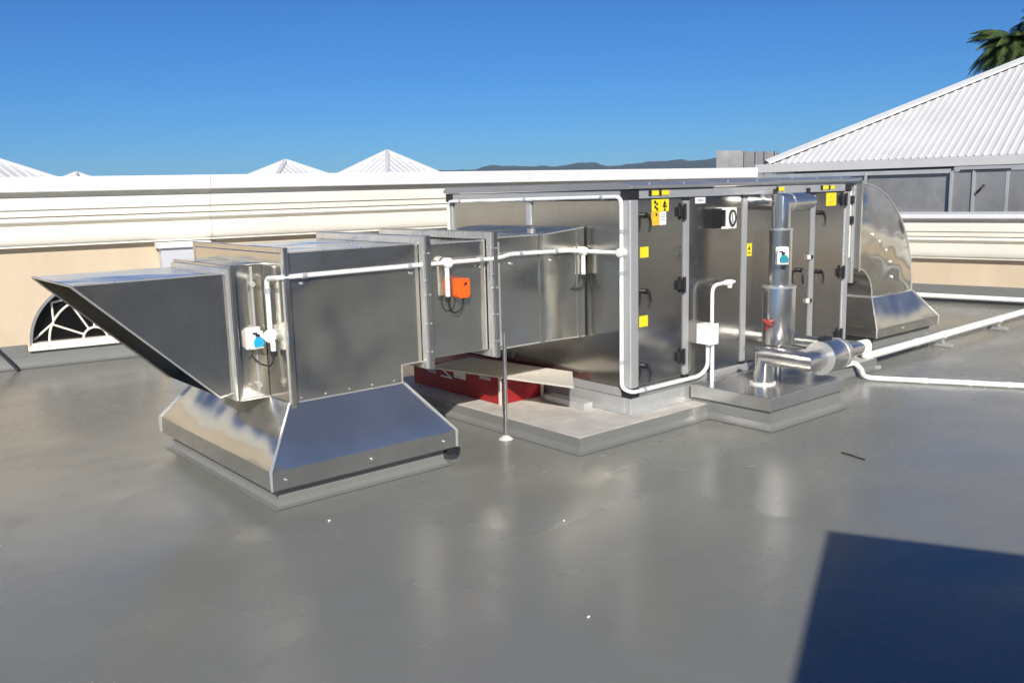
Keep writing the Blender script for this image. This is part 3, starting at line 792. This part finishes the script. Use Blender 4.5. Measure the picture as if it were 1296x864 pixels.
isolator('white isolator switch with dark teal dial strapped to the pipe riser', tuple(Vector((RX, RY, 1.035)) + Vector((-.75, -.66, 0)).normalized() * .079), R(-48.7), 'teal_plastic', .80)

# orange damper actuator on the duct
act = thing('damper_actuator', 'bright orange damper actuator with black cable loop on the duct', 'actuator', (3.04, D0 + .012, .89))
ay = D0 + .012
prof = [(2.998, .915), (3.010, .900), (3.072, .900), (3.086, .915), (3.086, 1.002), (3.078, 1.013), (3.006, 1.013), (2.998, 1.006)]
MB().prism(prof, 'y', ay - .070, ay - .012).build('case', 'orange_plastic', act, .006, 2)
MB().box(3.01, 3.09, ay - .012, ay, .91, 1.00).build('mounting_plate', 'grey_clip', act)
MB().prism([(3.036, .972), (3.060, .980), (3.060, .990), (3.046, .990)], 'y', ay - .074, ay - .069).build('declutch_button', 'print_black', act)
MB().tube(fillet([(2.953, ay - .035, .895), (2.958, ay - .035, .85), (2.985, ay - .035, .815), (3.03, ay - .035, .825), (3.052, ay - .04, .86), (3.050, ay - .045, .902)], .03, 4), .0055, 8).build('cable', 'black_rubber', act)

# ================================================================== WHITE CONDUIT RUNS
CR = .0125
def conduit(label, runs, clips=(), boxes=(), stubs=(), rad=CR, bend=.06, cat='conduit'):
    p0 = runs[0][0]
    t = thing('conduit', label, cat, p0)
    for r in runs: MB().tube(fillet(r, bend), rad, 14).build('tube', 'white_pvc', t)
    for p, ax in clips:
        v = Vector(p); d = Vector(ax) * .013
        MB().cyl(v - d, v + d, rad + .0035, 14).build('clip', 'grey_clip', t)
    for p, ax, rr in boxes:
        v = Vector(p); d = Vector(ax) * .022
        b = MB().cyl(v - d, v + d, rr, 20).build('junction_box', 'white_pvc', t, .004)
        MB().cyl(v - d * 1.25, v - d * .98, rr * .72, 20).build('box_lid', 'white_plastic', b)
    for p, h in stubs:
        v = Vector(p)
        MB().cyl(v, v - Vector((0, 0, h)), rad + .001, 14).build('drop_stub', 'white_pvc', t)
        MB().cyl(v - Vector((0, 0, h - .004)), v - Vector((0, 0, h + .024)), rad + .003, 12).build('gland', 'black_plastic', t)
    return t
yd = D0 - .017
conduit('white conduit running along the stainless duct from hood to air handler',
    [[(1.938, 4.262, .80), (1.938, 4.262, 1.093), (1.938, 4.20, 1.098), (1.935, yd, 1.104), (2.95, yd, 1.107), (3.27, yd - .016, 1.108), (3.335, yd - .010, 1.110), (3.42, yd, 1.124), (3.90, yd, 1.116), (4.018, yd, 1.106), (4.034, 3.96, 1.104), (4.034, 3.80, 1.106)]],
    clips=[((2.07, yd, 1.104), (1, 0, 0)), ((2.70, yd, 1.106), (1, 0, 0)), ((3.19, yd - .011, 1.108), (1, 0, 0)), ((3.50, yd, 1.123), (1, 0, 0)), ((3.79, yd, 1.118), (1, 0, 0)), ((1.938, 4.262, 1.03), (0, 0, 1))],
    boxes=[((2.955, yd - .004, 1.107), (0, 1, 0), .029), ((4.022, yd - .01, 1.106), (0, 1, 0), .027), ((1.936, 4.255, .80), (.7, .7, 0), .033)],
    stubs=[((2.952, yd - .004, 1.08), .168), ((4.022, yd - .01, 1.08), .125), ((1.936, 4.235, .77), .05)], bend=.035)
MB_c = MB().tube(fillet([(1.936, 4.235, .70), (1.93, 4.24, .66), (1.915, 4.25, .645), (1.885, 4.30, .655), (1.875, H0 - .004, .69)], .03, 4), .005, 8)
tag(MB_c.build('control_cable', 'black_rubber', origin=(1.936, 4.235, .66)), 'short black cable looping beneath the blue-dialled isolator switch', 'cable')
MB_c = MB().tube(fillet([(4.022, yd - .01, .935), (4.02, yd - .02, .90), (3.995, yd - .02, .872), (3.95, yd, .868), (3.935, D0 - .006, .868)], .03, 4), .006, 8)
tag(MB_c.build('control_cable', 'black_rubber', origin=(4.0, yd, .87)), 'short black cable entering the duct beside the air handler corner', 'cable')
xe = AX0 - .016
conduit('white conduit looped around the end panel and foot of the air handler',
    [[(xe, 5.585, .95), (xe, 5.585, 1.428), (xe, 3.79, 1.445), (xe, 3.795, .252), (xe + .002, AY0 - .024, .238), (AX0 + .06, AY0 - .024, .238), (4.700, AY0 - .030, .244), (4.748, 3.672, .30), (4.748, 3.672, .46)]],
    clips=[((xe, 5.42, 1.430), (0, 1, 0)), ((xe, 4.68, 1.437), (0, 1, 0)), ((xe, 3.95, 1.443), (0, 1, 0)), ((xe, 3.79, 1.235), (0, 0, 1)), ((xe, 3.792, .98), (0, 0, 1)), ((xe, 3.794, .42), (0, 0, 1)), ((4.16, AY0 - .024, .238), (1, 0, 0))],
    boxes=[((xe - .004, 3.79, 1.106), (1, 0, 0), .028)], bend=.05)
# white control box on the second door with its own conduits
cb = thing('control_box', 'white square control box low on the second stainless door', 'control box', (4.745, AY0 + .009, .455))
MB().box(4.714, 4.806, 3.640, AY0 + .009, .460, .594).build('case', 'white_plastic', cb, .004)
MB().box(4.711, 4.809, 3.630, 3.642, .457, .597).build('lid', 'white_plastic', cb, .004)
conduit('white conduit rising from the control box and bending to the mullion',
    [[(4.790, 3.672, .598), (4.790, 3.672, .846), (4.91, 3.672, .852), (5.00, 3.672, .852)]], clips=(), bend=.075)
tt = thing('pipe_fitting', 'white push-fit elbow fitting at the end of the rising conduit', 'fitting', (4.985, 3.672, .84))
MB().cyl((4.93, 3.672, .852), (5.00, 3.672, .852), .019, 16).build('coupling', 'white_pvc', tt, .003)
MB().cyl((4.978, 3.672, .852), (4.978, 3.672, .815), .016, 14).build('outlet', 'white_pvc', tt, .002)
MB().cyl((5.00, 3.672, .852), (5.03, 3.672, .853), .010, 14).build('nipple', 'white_pvc', tt)
conduit('short white conduit dropping from the control box into the capped curb', [[(4.782, 3.660, .455), (4.782, 3.660, .206)]])

# ================================================================== WHITE PIPES ON THE ROOF
drain = thing('drain_pipe', 'thick white drain pipe on low stands running past the elbow duct', 'pipe', (6.7, 3.62, .05))
MB().tube(fillet([(5.85, 3.645, .225), (6.36, 3.640, .215), (6.76, 3.635, .212), (6.77, 3.63, .175), (6.70, 3.615, .112), (6.80, 3.62, .107), (7.4, 3.632, .107), (10.98, 3.70, .112)], .03, 4), .033, 16).build('tube', 'white_pvc', drain)
for x in (6.74, 7.62, 8.15, 9.42, 10.3):
    y = 3.62 + (x - 6.8) * .019
    MB().cyl((x - .03, y, .108), (x + .03, y, .108), .0355, 16).build('coupling', 'white_pvc', drain)
for x, y, where in ((6.79, 3.62, 'just past the plinth where it steps down'), (8.13, 3.645, 'in front of the elbow duct curb'), (9.40, 3.67, 'between the elbow curb and the parapet')):
    s = thing('pipe_stand', 'small galvanised stand under the white drain pipe ' + where, 'pipe stand', (x, y, 0), 0, 'pipe stands under the drain pipe', local=True)
    MB().box(-.024, .024, -.085, .10, .004, .010).box(-.024, -.020, -.085, .10, .010, .030).box(.020, .024, -.085, .10, .010, .030).build('channel', 'galvanised', s)
    MB().box(-.012, .012, -.012, .012, .010, .080).build('post', 'galvanised', s, .002, 1)
    MB().box(-.014, .014, -.03, .03, .076, .082).build('saddle', 'galvanised', s)
cond = thing('condensate_pipe', 'thin white pipe bending out from the plinth across the roof', 'pipe', (6.3, 3.4, 0))
MB().tube(fillet([(6.05, 3.56, .115), (6.22, 3.552, .112), (6.42, 3.545, .108), (6.44, 3.50, .06), (6.33, 3.42, .022), (6.40, 3.29, .021), (6.84, 2.47, .021), (8.30, -.25, .021)], .07, 5), .020, 14).build('tube', 'white_pvc', cond)
for t_ in (.30, .62, .9):
    a, b = Vector((6.40, 3.29, .021)), Vector((6.84, 2.47, .021)); p = a.lerp(b, t_); d = (b - a).normalized() * .02
    MB().cyl(p - d, p + d, .0225, 14).build('coupling', 'white_pvc', cond)
ra = Vector((math.cos(RA), math.sin(RA), 0)); rb = Vector((-math.sin(RA), math.cos(RA), 0))
wp = thing('wall_pipe', 'white pipe running low along the foot of the low parapet', 'pipe', PR - rb * .12 + Vector((0, 0, .05)), RA, local=True)
MB().tube([(-2.0, 0, .03), (11, 0, .045)], .030, 14).build('tube', 'white_pvc', wp)
for x in (-.55, 1.4, 3.4):
    MB().box(x - .02, x + .02, -.035, .035, -.048, .012).build('bracket', 'galvanised', wp)

# ================================================================== BITS UNDER AND AROUND THE DUCT
rod = thing('support_rod', 'slim steel support rod standing in sealant before the duct', 'rod', (3.345, 4.105, 0))
MB().cyl((3.345, 4.105, .002), (3.352, 4.102, .66), .0125, 12).build('shaft', 'stainless_pipe', rod)
mb = MB(); mb.tube([(3.345, 4.105, .001), (3.345, 4.105, .008), (3.345, 4.105, .018), (3.345, 4.105, .026)], [.045, .038, .026, .014], 14)
mb.build('sealant_foot', 'sealant', rod)
cart = thing('carton', 'long red carton with pale labels lying under the duct', 'carton', (3.84, 5.0, .091))
MB().box(3.645, 4.020, 4.52, 5.55, .0915, .285).build('box', 'red_carton', cart, .006)
for y0, y1, z0, z1, m in ((5.26, 5.36, .20, .245, 'print_grey'), (4.90, 5.04, .205, .262, 'white_label'), (5.08, 5.20, .19, .20, 'white_label'), (4.62, 4.74, .24, .262, 'print_grey')):
    MB().box(3.6435, 3.645, y0, y1, z0, z1).build('printed_label', m, cart)
MB().add([(3.6425, 5.22, .262), (3.6425, 5.06, .185), (3.6425, 5.06, .20), (3.6425, 5.19, .262)], [(0,1,2,3)]).build('printed_stripe', 'white_label', cart)
MB().box(3.66, 4.00, 4.516, 4.519, .19, .20).build('tape', 'red_valve', cart)
MB().box(3.632, 3.650, 4.508, 4.526, .0915, .283).build('edge_guard', 'cream_board', cart, .003)
MB().cyl((4.0, 4.50, .0915), (4.0, 4.50, .20), .012, 10).build('paper_roll', 'cream_board', cart)
bd = MB(); bp = [(3.476, 5.10), (3.893, 5.17), (4.036, 4.235), (3.728, 3.90)]
bd.prism(bp, 'z', .287, .300)
tag(bd.build('board', 'cream_board', origin=(3.78, 4.6, .287)), 'pale flat board resting on the red carton beneath the duct', 'board')
off = MB().box(3.93, 4.01, 4.02, 4.40, .0915, .135)
tag(off.build('metal_offcut', 'galvanised', None, .003, origin=(3.97, 4.2, .091)), 'short folded metal offcut on the plinth beside the base frame', 'offcut')
hose = MB().tube(fillet([(1.22, 9.165, .60), (1.42, 9.06, .32), (1.635, 8.96, .014), (1.640, 8.95, .010)], .03, 4), .013, 8)
tag(hose.build('hose', 'black_rubber', origin=(1.62, 8.96, 0)), 'black hose leaning on the foot of the cream wall', 'hose')
tw = MB().tube([(4.500, 2.545, .004), (4.490, 2.49, .006), (4.478, 2.44, .004), (4.463, 2.385, .005)], .004, 6)
tag(tw.build('twig', 'black_rubber', origin=(4.48, 2.46, 0)), 'thin dark twig lying alone on the grey roof', 'twig')
def scrap(label, x, y, s, rot):
    pts = [(x + s * math.cos(rot + a) * k, y + s * math.sin(rot + a) * k * .5) for a, k in ((0, 1), (1.2, .7), (2.2, .9), (3.3, 1), (4.4, .6), (5.4, .8))]
    o = MB().prism(pts, 'z', .001, .006).build('paper_scrap', 'white_label', origin=(x, y, 0))
    return tag(o, label, 'scrap')
scrap('tiny pale scrap lying on the open roof near the big shadow', 2.083, 2.12, .008, .4)
scrap('tiny pale flake on the roof in front of the plinth corner', 2.66, 2.86, .009, 1.2)
scrap('tiny pale chip on the roof below the skirted curb corner', 1.87, 3.62, .009, 2.0)

# ================================================================== BEYOND THE PARAPETS
# metal plant behind the low parapet
def rloc(u, v, z=0): return tuple(PR + ra * u + rb * v + Vector((0, 0, z)))
pu = thing('plant_unit', 'row of weathered metal ducts and cabinets behind the low parapet', 'plant unit', rloc(0, 1.55, -.05), RA, local=True)
def pbox(name, x0, x1, y0, y1, z0, z1, mat='far_unit_metal', bev=.004, par=None): return MB().box(x0, x1, y0, y1, z0, z1).build(name, mat, par or pu, bev, 1)
pbox('casing', -3.2, -1.28, 0, 1.2, .06, 1.66); pbox('casing', -1.26, -.12, .03, 1.2, .06, 1.66); pbox('cabinet', -.10, 1.36, -.02, 1.2, .06, 1.70)
pbox('cabinet', 1.38, 6.5, .04, 1.2, .06, 1.68)
pbox('feet', -3.1, 6.4, .1, 1.1, .0, .06, 'galvanised')
for x in (-1.27, -.11, .17): pbox('cover_strip', x - .018, x + .018, -.045, .0, .10, 1.66, 'aluminium_profile', .003)
pbox('top_rail', -.08, 1.34, -.035, .02, 1.645, 1.715, 'aluminium_profile'); pbox('top_rail', -3.2, -.13, -.03, .02, 1.63, 1.69, 'galvanised')
pbox('bottom_rail', -3.2, 6.5, -.06, .02, 1.02, 1.075, 'galvanised')
pbox('seal_strip', .0, .62, -.052, -.036, 1.655, 1.672, 'black_plastic', .002); pbox('seal_strip', .88, 1.12, -.06, -.036, 1.60, 1.69, 'black_plastic', .003)
MB().tube(fillet([(.30, -.03, 1.46), (.28, -.07, 1.42), (.22, -.06, 1.36)], .02), .016, 8).build('handle', 'black_plastic', pu)
pbox('panel_joint', .56, .60, -.026, -.018, 1.08, 1.64, 'galvanised', .002); pbox('panel_joint', 1.0, 1.03, -.026, -.018, 1.08, 1.6, 'galvanised', .002)
pbox('sticker', 1.62, 1.80, .034, .039, 1.38, 1.58, 'white_label', 0); pbox('sticker', 1.42, 1.48, .034, .039, 1.44, 1.54, 'white_label', 0); pbox('sticker', 1.35, 1.55, .034, .039, 1.62, 1.67, 'white_label', 0)
# sloping wind cowl in front of the far cabinet
MB().prism([(1.28, 1.36), (2.3, 1.62), (2.3, 1.40), (1.34, 1.10)], 'y', -.30, .03).build('cowl', 'dark_interior', pu)
MB().prism([(1.30, 1.38), (2.3, 1.66), (2.3, 1.63), (1.30, 1.36)], 'y', -.31, .03).build('cowl_edge', 'far_unit_metal', pu)

# white hipped, ribbed roof on the neighbouring block
def hip_block():
    a = Vector((math.cos(R(99.65)), math.sin(R(99.65)), 0)); inn = -Vector((-math.sin(R(99.65)), math.cos(R(99.65)), 0))
    corner = Vector((16.26, 11.004, 0)); ez, tp = 1.93, math.tan(R(27.25))
    t = thing('hip_roof_block', 'neighbouring block with white ribbed hip roof and eaves gutter', 'building', (corner.x, corner.y, -7), 0)
    run, half = 17.0, 6.2
    Pt = lambda s, d, z: corner - a * s + inn * d + Vector((0, 0, z))
    # ribbed sheeting of the slope facing the roof deck
    pitch = .135; mb = MB(); vs = []; cnt = 0; s = .02
    prof = [(0, 0), (.35, 0), (.46, .030), (.66, .030), (.78, 0)]
    cols = []
    while s < run:
        for u, hgt in prof: cols.append((s + u * pitch, hgt))
        s += pitch
    for s_, hgt in cols:
        d1 = min(s_, half)
        p = Pt(s_, -.10, ez - .10 * tp + hgt); q = Pt(s_, d1, ez + d1 * tp + hgt)
        mid = p.lerp(q, .5)
        vs += [p, q]
    mb.add(vs, [(2*i, 2*i+2, 2*i+3, 2*i+1) for i in range(len(cols) - 1)])
    mb.build('ribbed_sheeting', 'roof_white', t)
    # the hip end slope
    e1 = [Pt(-.10, -.10, ez - .1 * tp), Pt(half, half, ez + half * tp), Pt(-.10, 2 * half + .1, ez - .1 * tp)]
    MB().add(e1, [(0, 1, 2)]).build('end_slope', 'roof_white', t)
    bk = [Pt(half, half, ez + half*tp), Pt(run, half, ez + half*tp), Pt(run, 2*half, ez), Pt(0, 2*half, ez)]
    MB().add(bk, [(0,1,2,3)]).build('back_slope', 'roof_white', t)
    # hip capping
    pA, pB = Pt(-.08, -.08, ez + .01), Pt(half, half, ez + half * tp + .04)
    mb = MB(); dirv = (pB - pA).normalized(); sidev = Vector((dirv.y, -dirv.x, 0)).normalized()
    upv = sidev.cross(dirv); upv = upv if upv.z > 0 else -upv
    q = []
    for pt in (pA, pB):
        q += [pt + sidev * .17 - upv * .045, pt + sidev * .155 - upv * .01, pt + upv * .055, pt - sidev * .155 - upv * .01, pt - sidev * .17 - upv * .045]
    mb.add(q, [(i, i+1, i+6, i+5) for i in range(4)]); mb.build('hip_capping', 'roof_white', t)
    # gutter and fascia along the eaves
    g = MB()
    prf = [(-.02, ez - .20), (-.24, ez - .20), (-.26, ez - .035), (-.235, ez - .035), (-.22, ez - .17), (-.02, ez - .17)]
    vs = []
    for s_ in (-.24, run): vs += [Pt(s_, d_, z_) for d_, z_ in prf]
    n_ = len(prf)
    g.add(vs, [(i, (i+1) % n_, n_ + (i+1) % n_, n_ + i) for i in range(n_)] + [tuple(range(n_)), tuple(range(n_, 2*n_))])
    g.build('gutter', 'roof_white', t)
    vs = [Pt(s_, d_, z_) for s_ in (-.24, -.02) for d_ in (-.24, 2 * half) for z_ in (ez - .20, ez - .06)]
    MB().add(vs, [(0,1,3,2), (4,5,7,6), (0,1,5,4), (2,3,7,6), (0,2,6,4), (1,3,7,5)]).build('end_gutter', 'roof_white', t)
    # walls below
    vs = [Pt(s_, d_, z_) for z_ in (-7, ez - .03) for s_, d_ in ((.35, .35), (run, .35), (run, 2*half - .3), (.35, 2*half - .3))]
    MB().add(vs, [(0,1,5,4), (1,2,6,5), (2,3,7,6), (3,0,4,7), (4,5,6,7)]).build('wall', 'render_dark', t)
    vs = [Pt(s_, d_, ez - .20 + z_) for z_ in (0, .012) for s_, d_ in ((-.2, -.019), (run, -.019), (run, .40), (-.2, .40))]
    MB().add(vs, [(0,1,2,3), (4,5,6,7), (0,1,5,4), (1,2,6,5), (2,3,7,6), (3,0,4,7)]).build('eaves_lining', 'white_paint', t)
    return t
hip_block()

# pyramid roofs beyond the long wall
def pyramid_roof(label, apex, half, slope, rz, rib):
    h = half * slope
    t = thing('pyramid_roof_house', label, 'building', (apex[0], apex[1], -7), rz, local=True)
    za = apex[2] + 7
    for k in range(4):
        rot = Matrix.Rotation(k * math.pi / 2, 3, 'Z')
        mb = MB(); n_ = int(2 * half / rib); vs = []; cols = []
        for i in range(n_):
            x = -half + i * rib
            cols += [(x, 0), (x + rib * .55, 0), (x + rib * .65, .045), (x + rib * .9, .045), (x + rib * .999, 0)]
        for x, hh in cols:
            d = half - abs(x)
            vs += [rot @ Vector((x, -half, za - h + hh)), rot @ Vector((x, -half + d, za - h + d * slope + hh))]
        mb.add(vs, [(2*i, 2*i+2, 2*i+3, 2*i+1) for i in range(len(cols) - 1)])
        mb.build('roof_slope', 'roof_white', t)
        c = rot @ Vector((-half, -half, za - h + .02)); a_ = Vector((0, 0, za + .05))
        MB().tube([c, a_], .10, 6).build('hip_capping', 'roof_white', t)
    MB().box(-half + .4, half - .4, -half + .4, half - .4, 0, za - h).build('wall', 'cream_wall', t)
    MB().box(-half - .03, half + .03, -half - .03, half + .03, za - h - .22, za - h - .01).build('gutter', 'roof_white', t)
    return t
pyramid_roof('white ribbed pyramid roof rising highest above the cream parapet', (21.34, 33.83, 3.25), 4.2, .62, R(12), .34)
pyramid_roof('smaller white pyramid roof beside the highest one beyond the parapet', (19.78, 40.42, 3.12), 3.2, .50, R(6), .30)
pyramid_roof('white pyramid roof with dark-edged hips beyond the wall hose', (8.10, 44.2, 3.36), 4.4, .52, R(20), .40)
pyramid_roof('tiny distant white roof tip just showing over the cream parapet', (14.92, 58.1, 3.14), 3.0, .55, R(30), .40)

# far rooftop cabinet
fc = thing('rooftop_cabinet', 'distant grey sheet-metal cabinet on a far roof before the hills', 'cabinet', (20.6, 15.2, -7))
MB().add([(19.88,15.16,-7),(20.30,14.60,-7),(21.3,15.3,-7),(20.9,15.9,-7),(19.88,15.16,2.41),(20.30,14.60,2.39),(21.3,15.3,2.40),(20.9,15.9,2.41)],
    [(0,1,5,4),(1,2,6,5),(2,3,7,6),(3,0,4,7),(4,5,6,7)]).build('casing', 'far_unit_metal', fc)
MB().add([(20.36,14.62,1.2),(20.83,13.95,1.2),(21.9,14.7,1.2),(21.4,15.36,1.2),(20.36,14.62,2.36),(20.83,13.95,2.33),(21.9,14.7,2.34),(21.4,15.36,2.36)],
    [(0,1,5,4),(1,2,6,5),(2,3,7,6),(3,0,4,7),(4,5,6,7),(0,1,2,3)]).build('louvre_bank', 'render_dark', fc)
for f in (.02, .38, .66, .98):
    x, y = 20.36 + .47 * f, 14.62 - .67 * f
    MB().cyl((x - .03, y - .02, 1.2), (x - .03, y - .02, 2.36), .03, 8).build('post', 'far_unit_metal', fc)

# palms behind the hipped roof
def palm(label, x, y, zc, ht, seed, nf):
    rnd = random.Random(seed)
    t = thing('palm_tree', label, 'palm tree', (x, y, -7), 0, local=True)
    top = zc + 7
    pts = [(math.sin(i * .5) * .12, 0, top * i / 8) for i in range(9)]
    MB().tube(pts, [.34 - .02 * i for i in range(9)], 12).build('trunk', 'palm_bark', t)
    def frond(L, droop):
        mb = MB(); k = 16; rach = []
        for i in range(k + 1):
            u = i / k
            rach.append(Vector((L * (u - .12 * u * u), 0, L * (.55 * u - droop * u * u))))
        mb.tube(rach, [.035 * (1 - .85 * i / k) for i in range(k + 1)], 5)
        for i in range(1, k * 5):
            u = i / (k * 5); q = u * k; j = int(q); p = rach[j].lerp(rach[min(k, j + 1)], q - j)
            tg = (rach[min(k, j + 1)] - rach[j]).normalized()
            ll = L * .30 * math.sin(math.pi * min(1, u * .92 + .10)) + .08
            for s in (-1, 1):
                d = (Vector((0, s, 0)) * .8 + tg * .55 + Vector((0, 0, -.45 - .2 * rnd.random()))).normalized()
                e = p + d * ll * rnd.uniform(.85, 1.1); w = tg * .016
                b = len(mb.v); mb.v += [tuple(p - w), tuple(p + w), tuple(p.lerp(e, .6) + w * .8), tuple(e), tuple(p.lerp(e, .6) - w * .8)]
                mb.f.append([b, b+1, b+2, b+3, b+4]); mb.sm.append(False)
        return mb
    protos = [frond(2.1, .75), frond(1.95, 1.05), frond(1.7, 1.45)]
    first = [None] * 3
    for i in range(nf):
        k = i % 3
        if first[k] is None:
            o = protos[k].build('frond', 'palm_leaf' if k < 2 else 'palm_leaf', t); first[k] = o
        else:
            o = first[k].copy(); col.objects.link(o); o.parent = t
        o.location = (0, 0, top - .05 * k)
        o.rotation_euler = (rnd.uniform(-.15, .15), rnd.uniform(-.35, .25) - (.35 if k == 0 else 0), i * 2.399 + rnd.uniform(-.2, .2))
        o.scale = (1, 1, 1)
    for i in range(8):
        d = frond(1.3, 1.9).build('dead_frond', 'palm_dead', t); d.location = (0, 0, top - .25); d.rotation_euler = (0, .5, i * .785 + .3)
    return t
palm('shaggy palm crown showing above the white hip roof', 41.9, 16.45, 7.0, 14, 5, 66)
palm('taller palm behind the shaggy one over the hip roof', 46.5, 16.1, 8.7, 16, 9, 54)

# stair housing behind the photographer: it throws the hard-edged shadow onto the deck
hh_ = 2.3
cx0, cy0 = 3.414 - hh_ * 1.0, 1.984 - hh_ * 1.28
hu = Vector((-.896, -.444, 0)); hv = Vector((.441, -.897, 0))
sh = thing('stair_housing', 'rendered stair housing whose hard-edged shadow falls across the deck', 'building', (cx0, cy0, 0))
Q = lambda u, v, z: tuple(Vector((cx0, cy0, z)) + hu * u + hv * v)
def hbox(name, u0, u1, v0, v1, z0, z1, mat):
    vs = [Q(u, v, z) for z in (z0, z1) for u, v in ((u0, v0), (u1, v0), (u1, v1), (u0, v1))]
    return MB().add(vs, [(0,1,2,3), (4,5,6,7), (0,1,5,4), (1,2,6,5), (2,3,7,6), (3,0,4,7)]).build(name, mat, sh)
hbox('wall', .06, 4.5, .06, 6.0, .003, hh_ - .12, 'cream_wall')
hbox('roof_slab', 0, 4.56, 0, 6.06, hh_ - .12, hh_, 'white_paint')
d_ = hbox('door', 1.2, 2.1, .03, .058, .02, 2.0, 'cool_white_paint')
MB().cyl(Q(1.30, .03, 1.0), Q(1.30, -.03, 1.0), .02, 10).build('handle', 'grey_clip', d_)

# unseen block added behind the photographer so the bright metal mirrors a shaded wall
rbk = thing('mirror_block', 'unseen rendered block added behind the deck to mirror dark in the metal', 'building', (5, -11, 0))
MB().box(-5, 16, -15, -11, .003, 4.6).build('wall', 'cream_trim', rbk)
MB().box(-5.2, 16.2, -15.2, -10.8, 4.6, 4.85).build('cornice', 'cream_trim', rbk)
MB().box(-5, 16, -11.02, -10.98, .003, .22).build('upstand', 'curb_membrane', rbk)
for x in (-2.5, 11.0):
    w_ = MB().box(x - .6, x + .6, -11.012, -10.992, 1.1, 3.0).build('window', 'window_glass', rbk)
    MB().box(x - .66, x + .66, -11.01, -10.95, 1.03, 1.1).build('sill', 'cream_trim', w_)
    MB().box(x - .02, x + .02, -10.992, -10.98, 1.1, 3.0).build('glazing_bar', 'white_paint', w_)

# ------------------------------------------------------------------ air between here and the hills
hm = bpy.data.materials.new('haze'); hm.use_nodes = True; hn = hm.node_tree; hn.nodes.clear()
pv = hn.nodes.new('ShaderNodeVolumePrincipled'); pv.inputs['Color'].default_value = (0.62, 0.80, 1.0, 1)
pv.inputs['Density'].default_value = 0.8e-4; pv.inputs['Anisotropy'].default_value = 0.0
ho_ = hn.nodes.new('ShaderNodeOutputMaterial'); hn.links.new(pv.outputs[0], ho_.inputs['Volume'])
MATS['haze'] = hm
hz_ = MB().box(-4200, 4200, -4200, 4200, -8, 135).build('haze', 'haze'); hz_['kind'] = 'stuff'
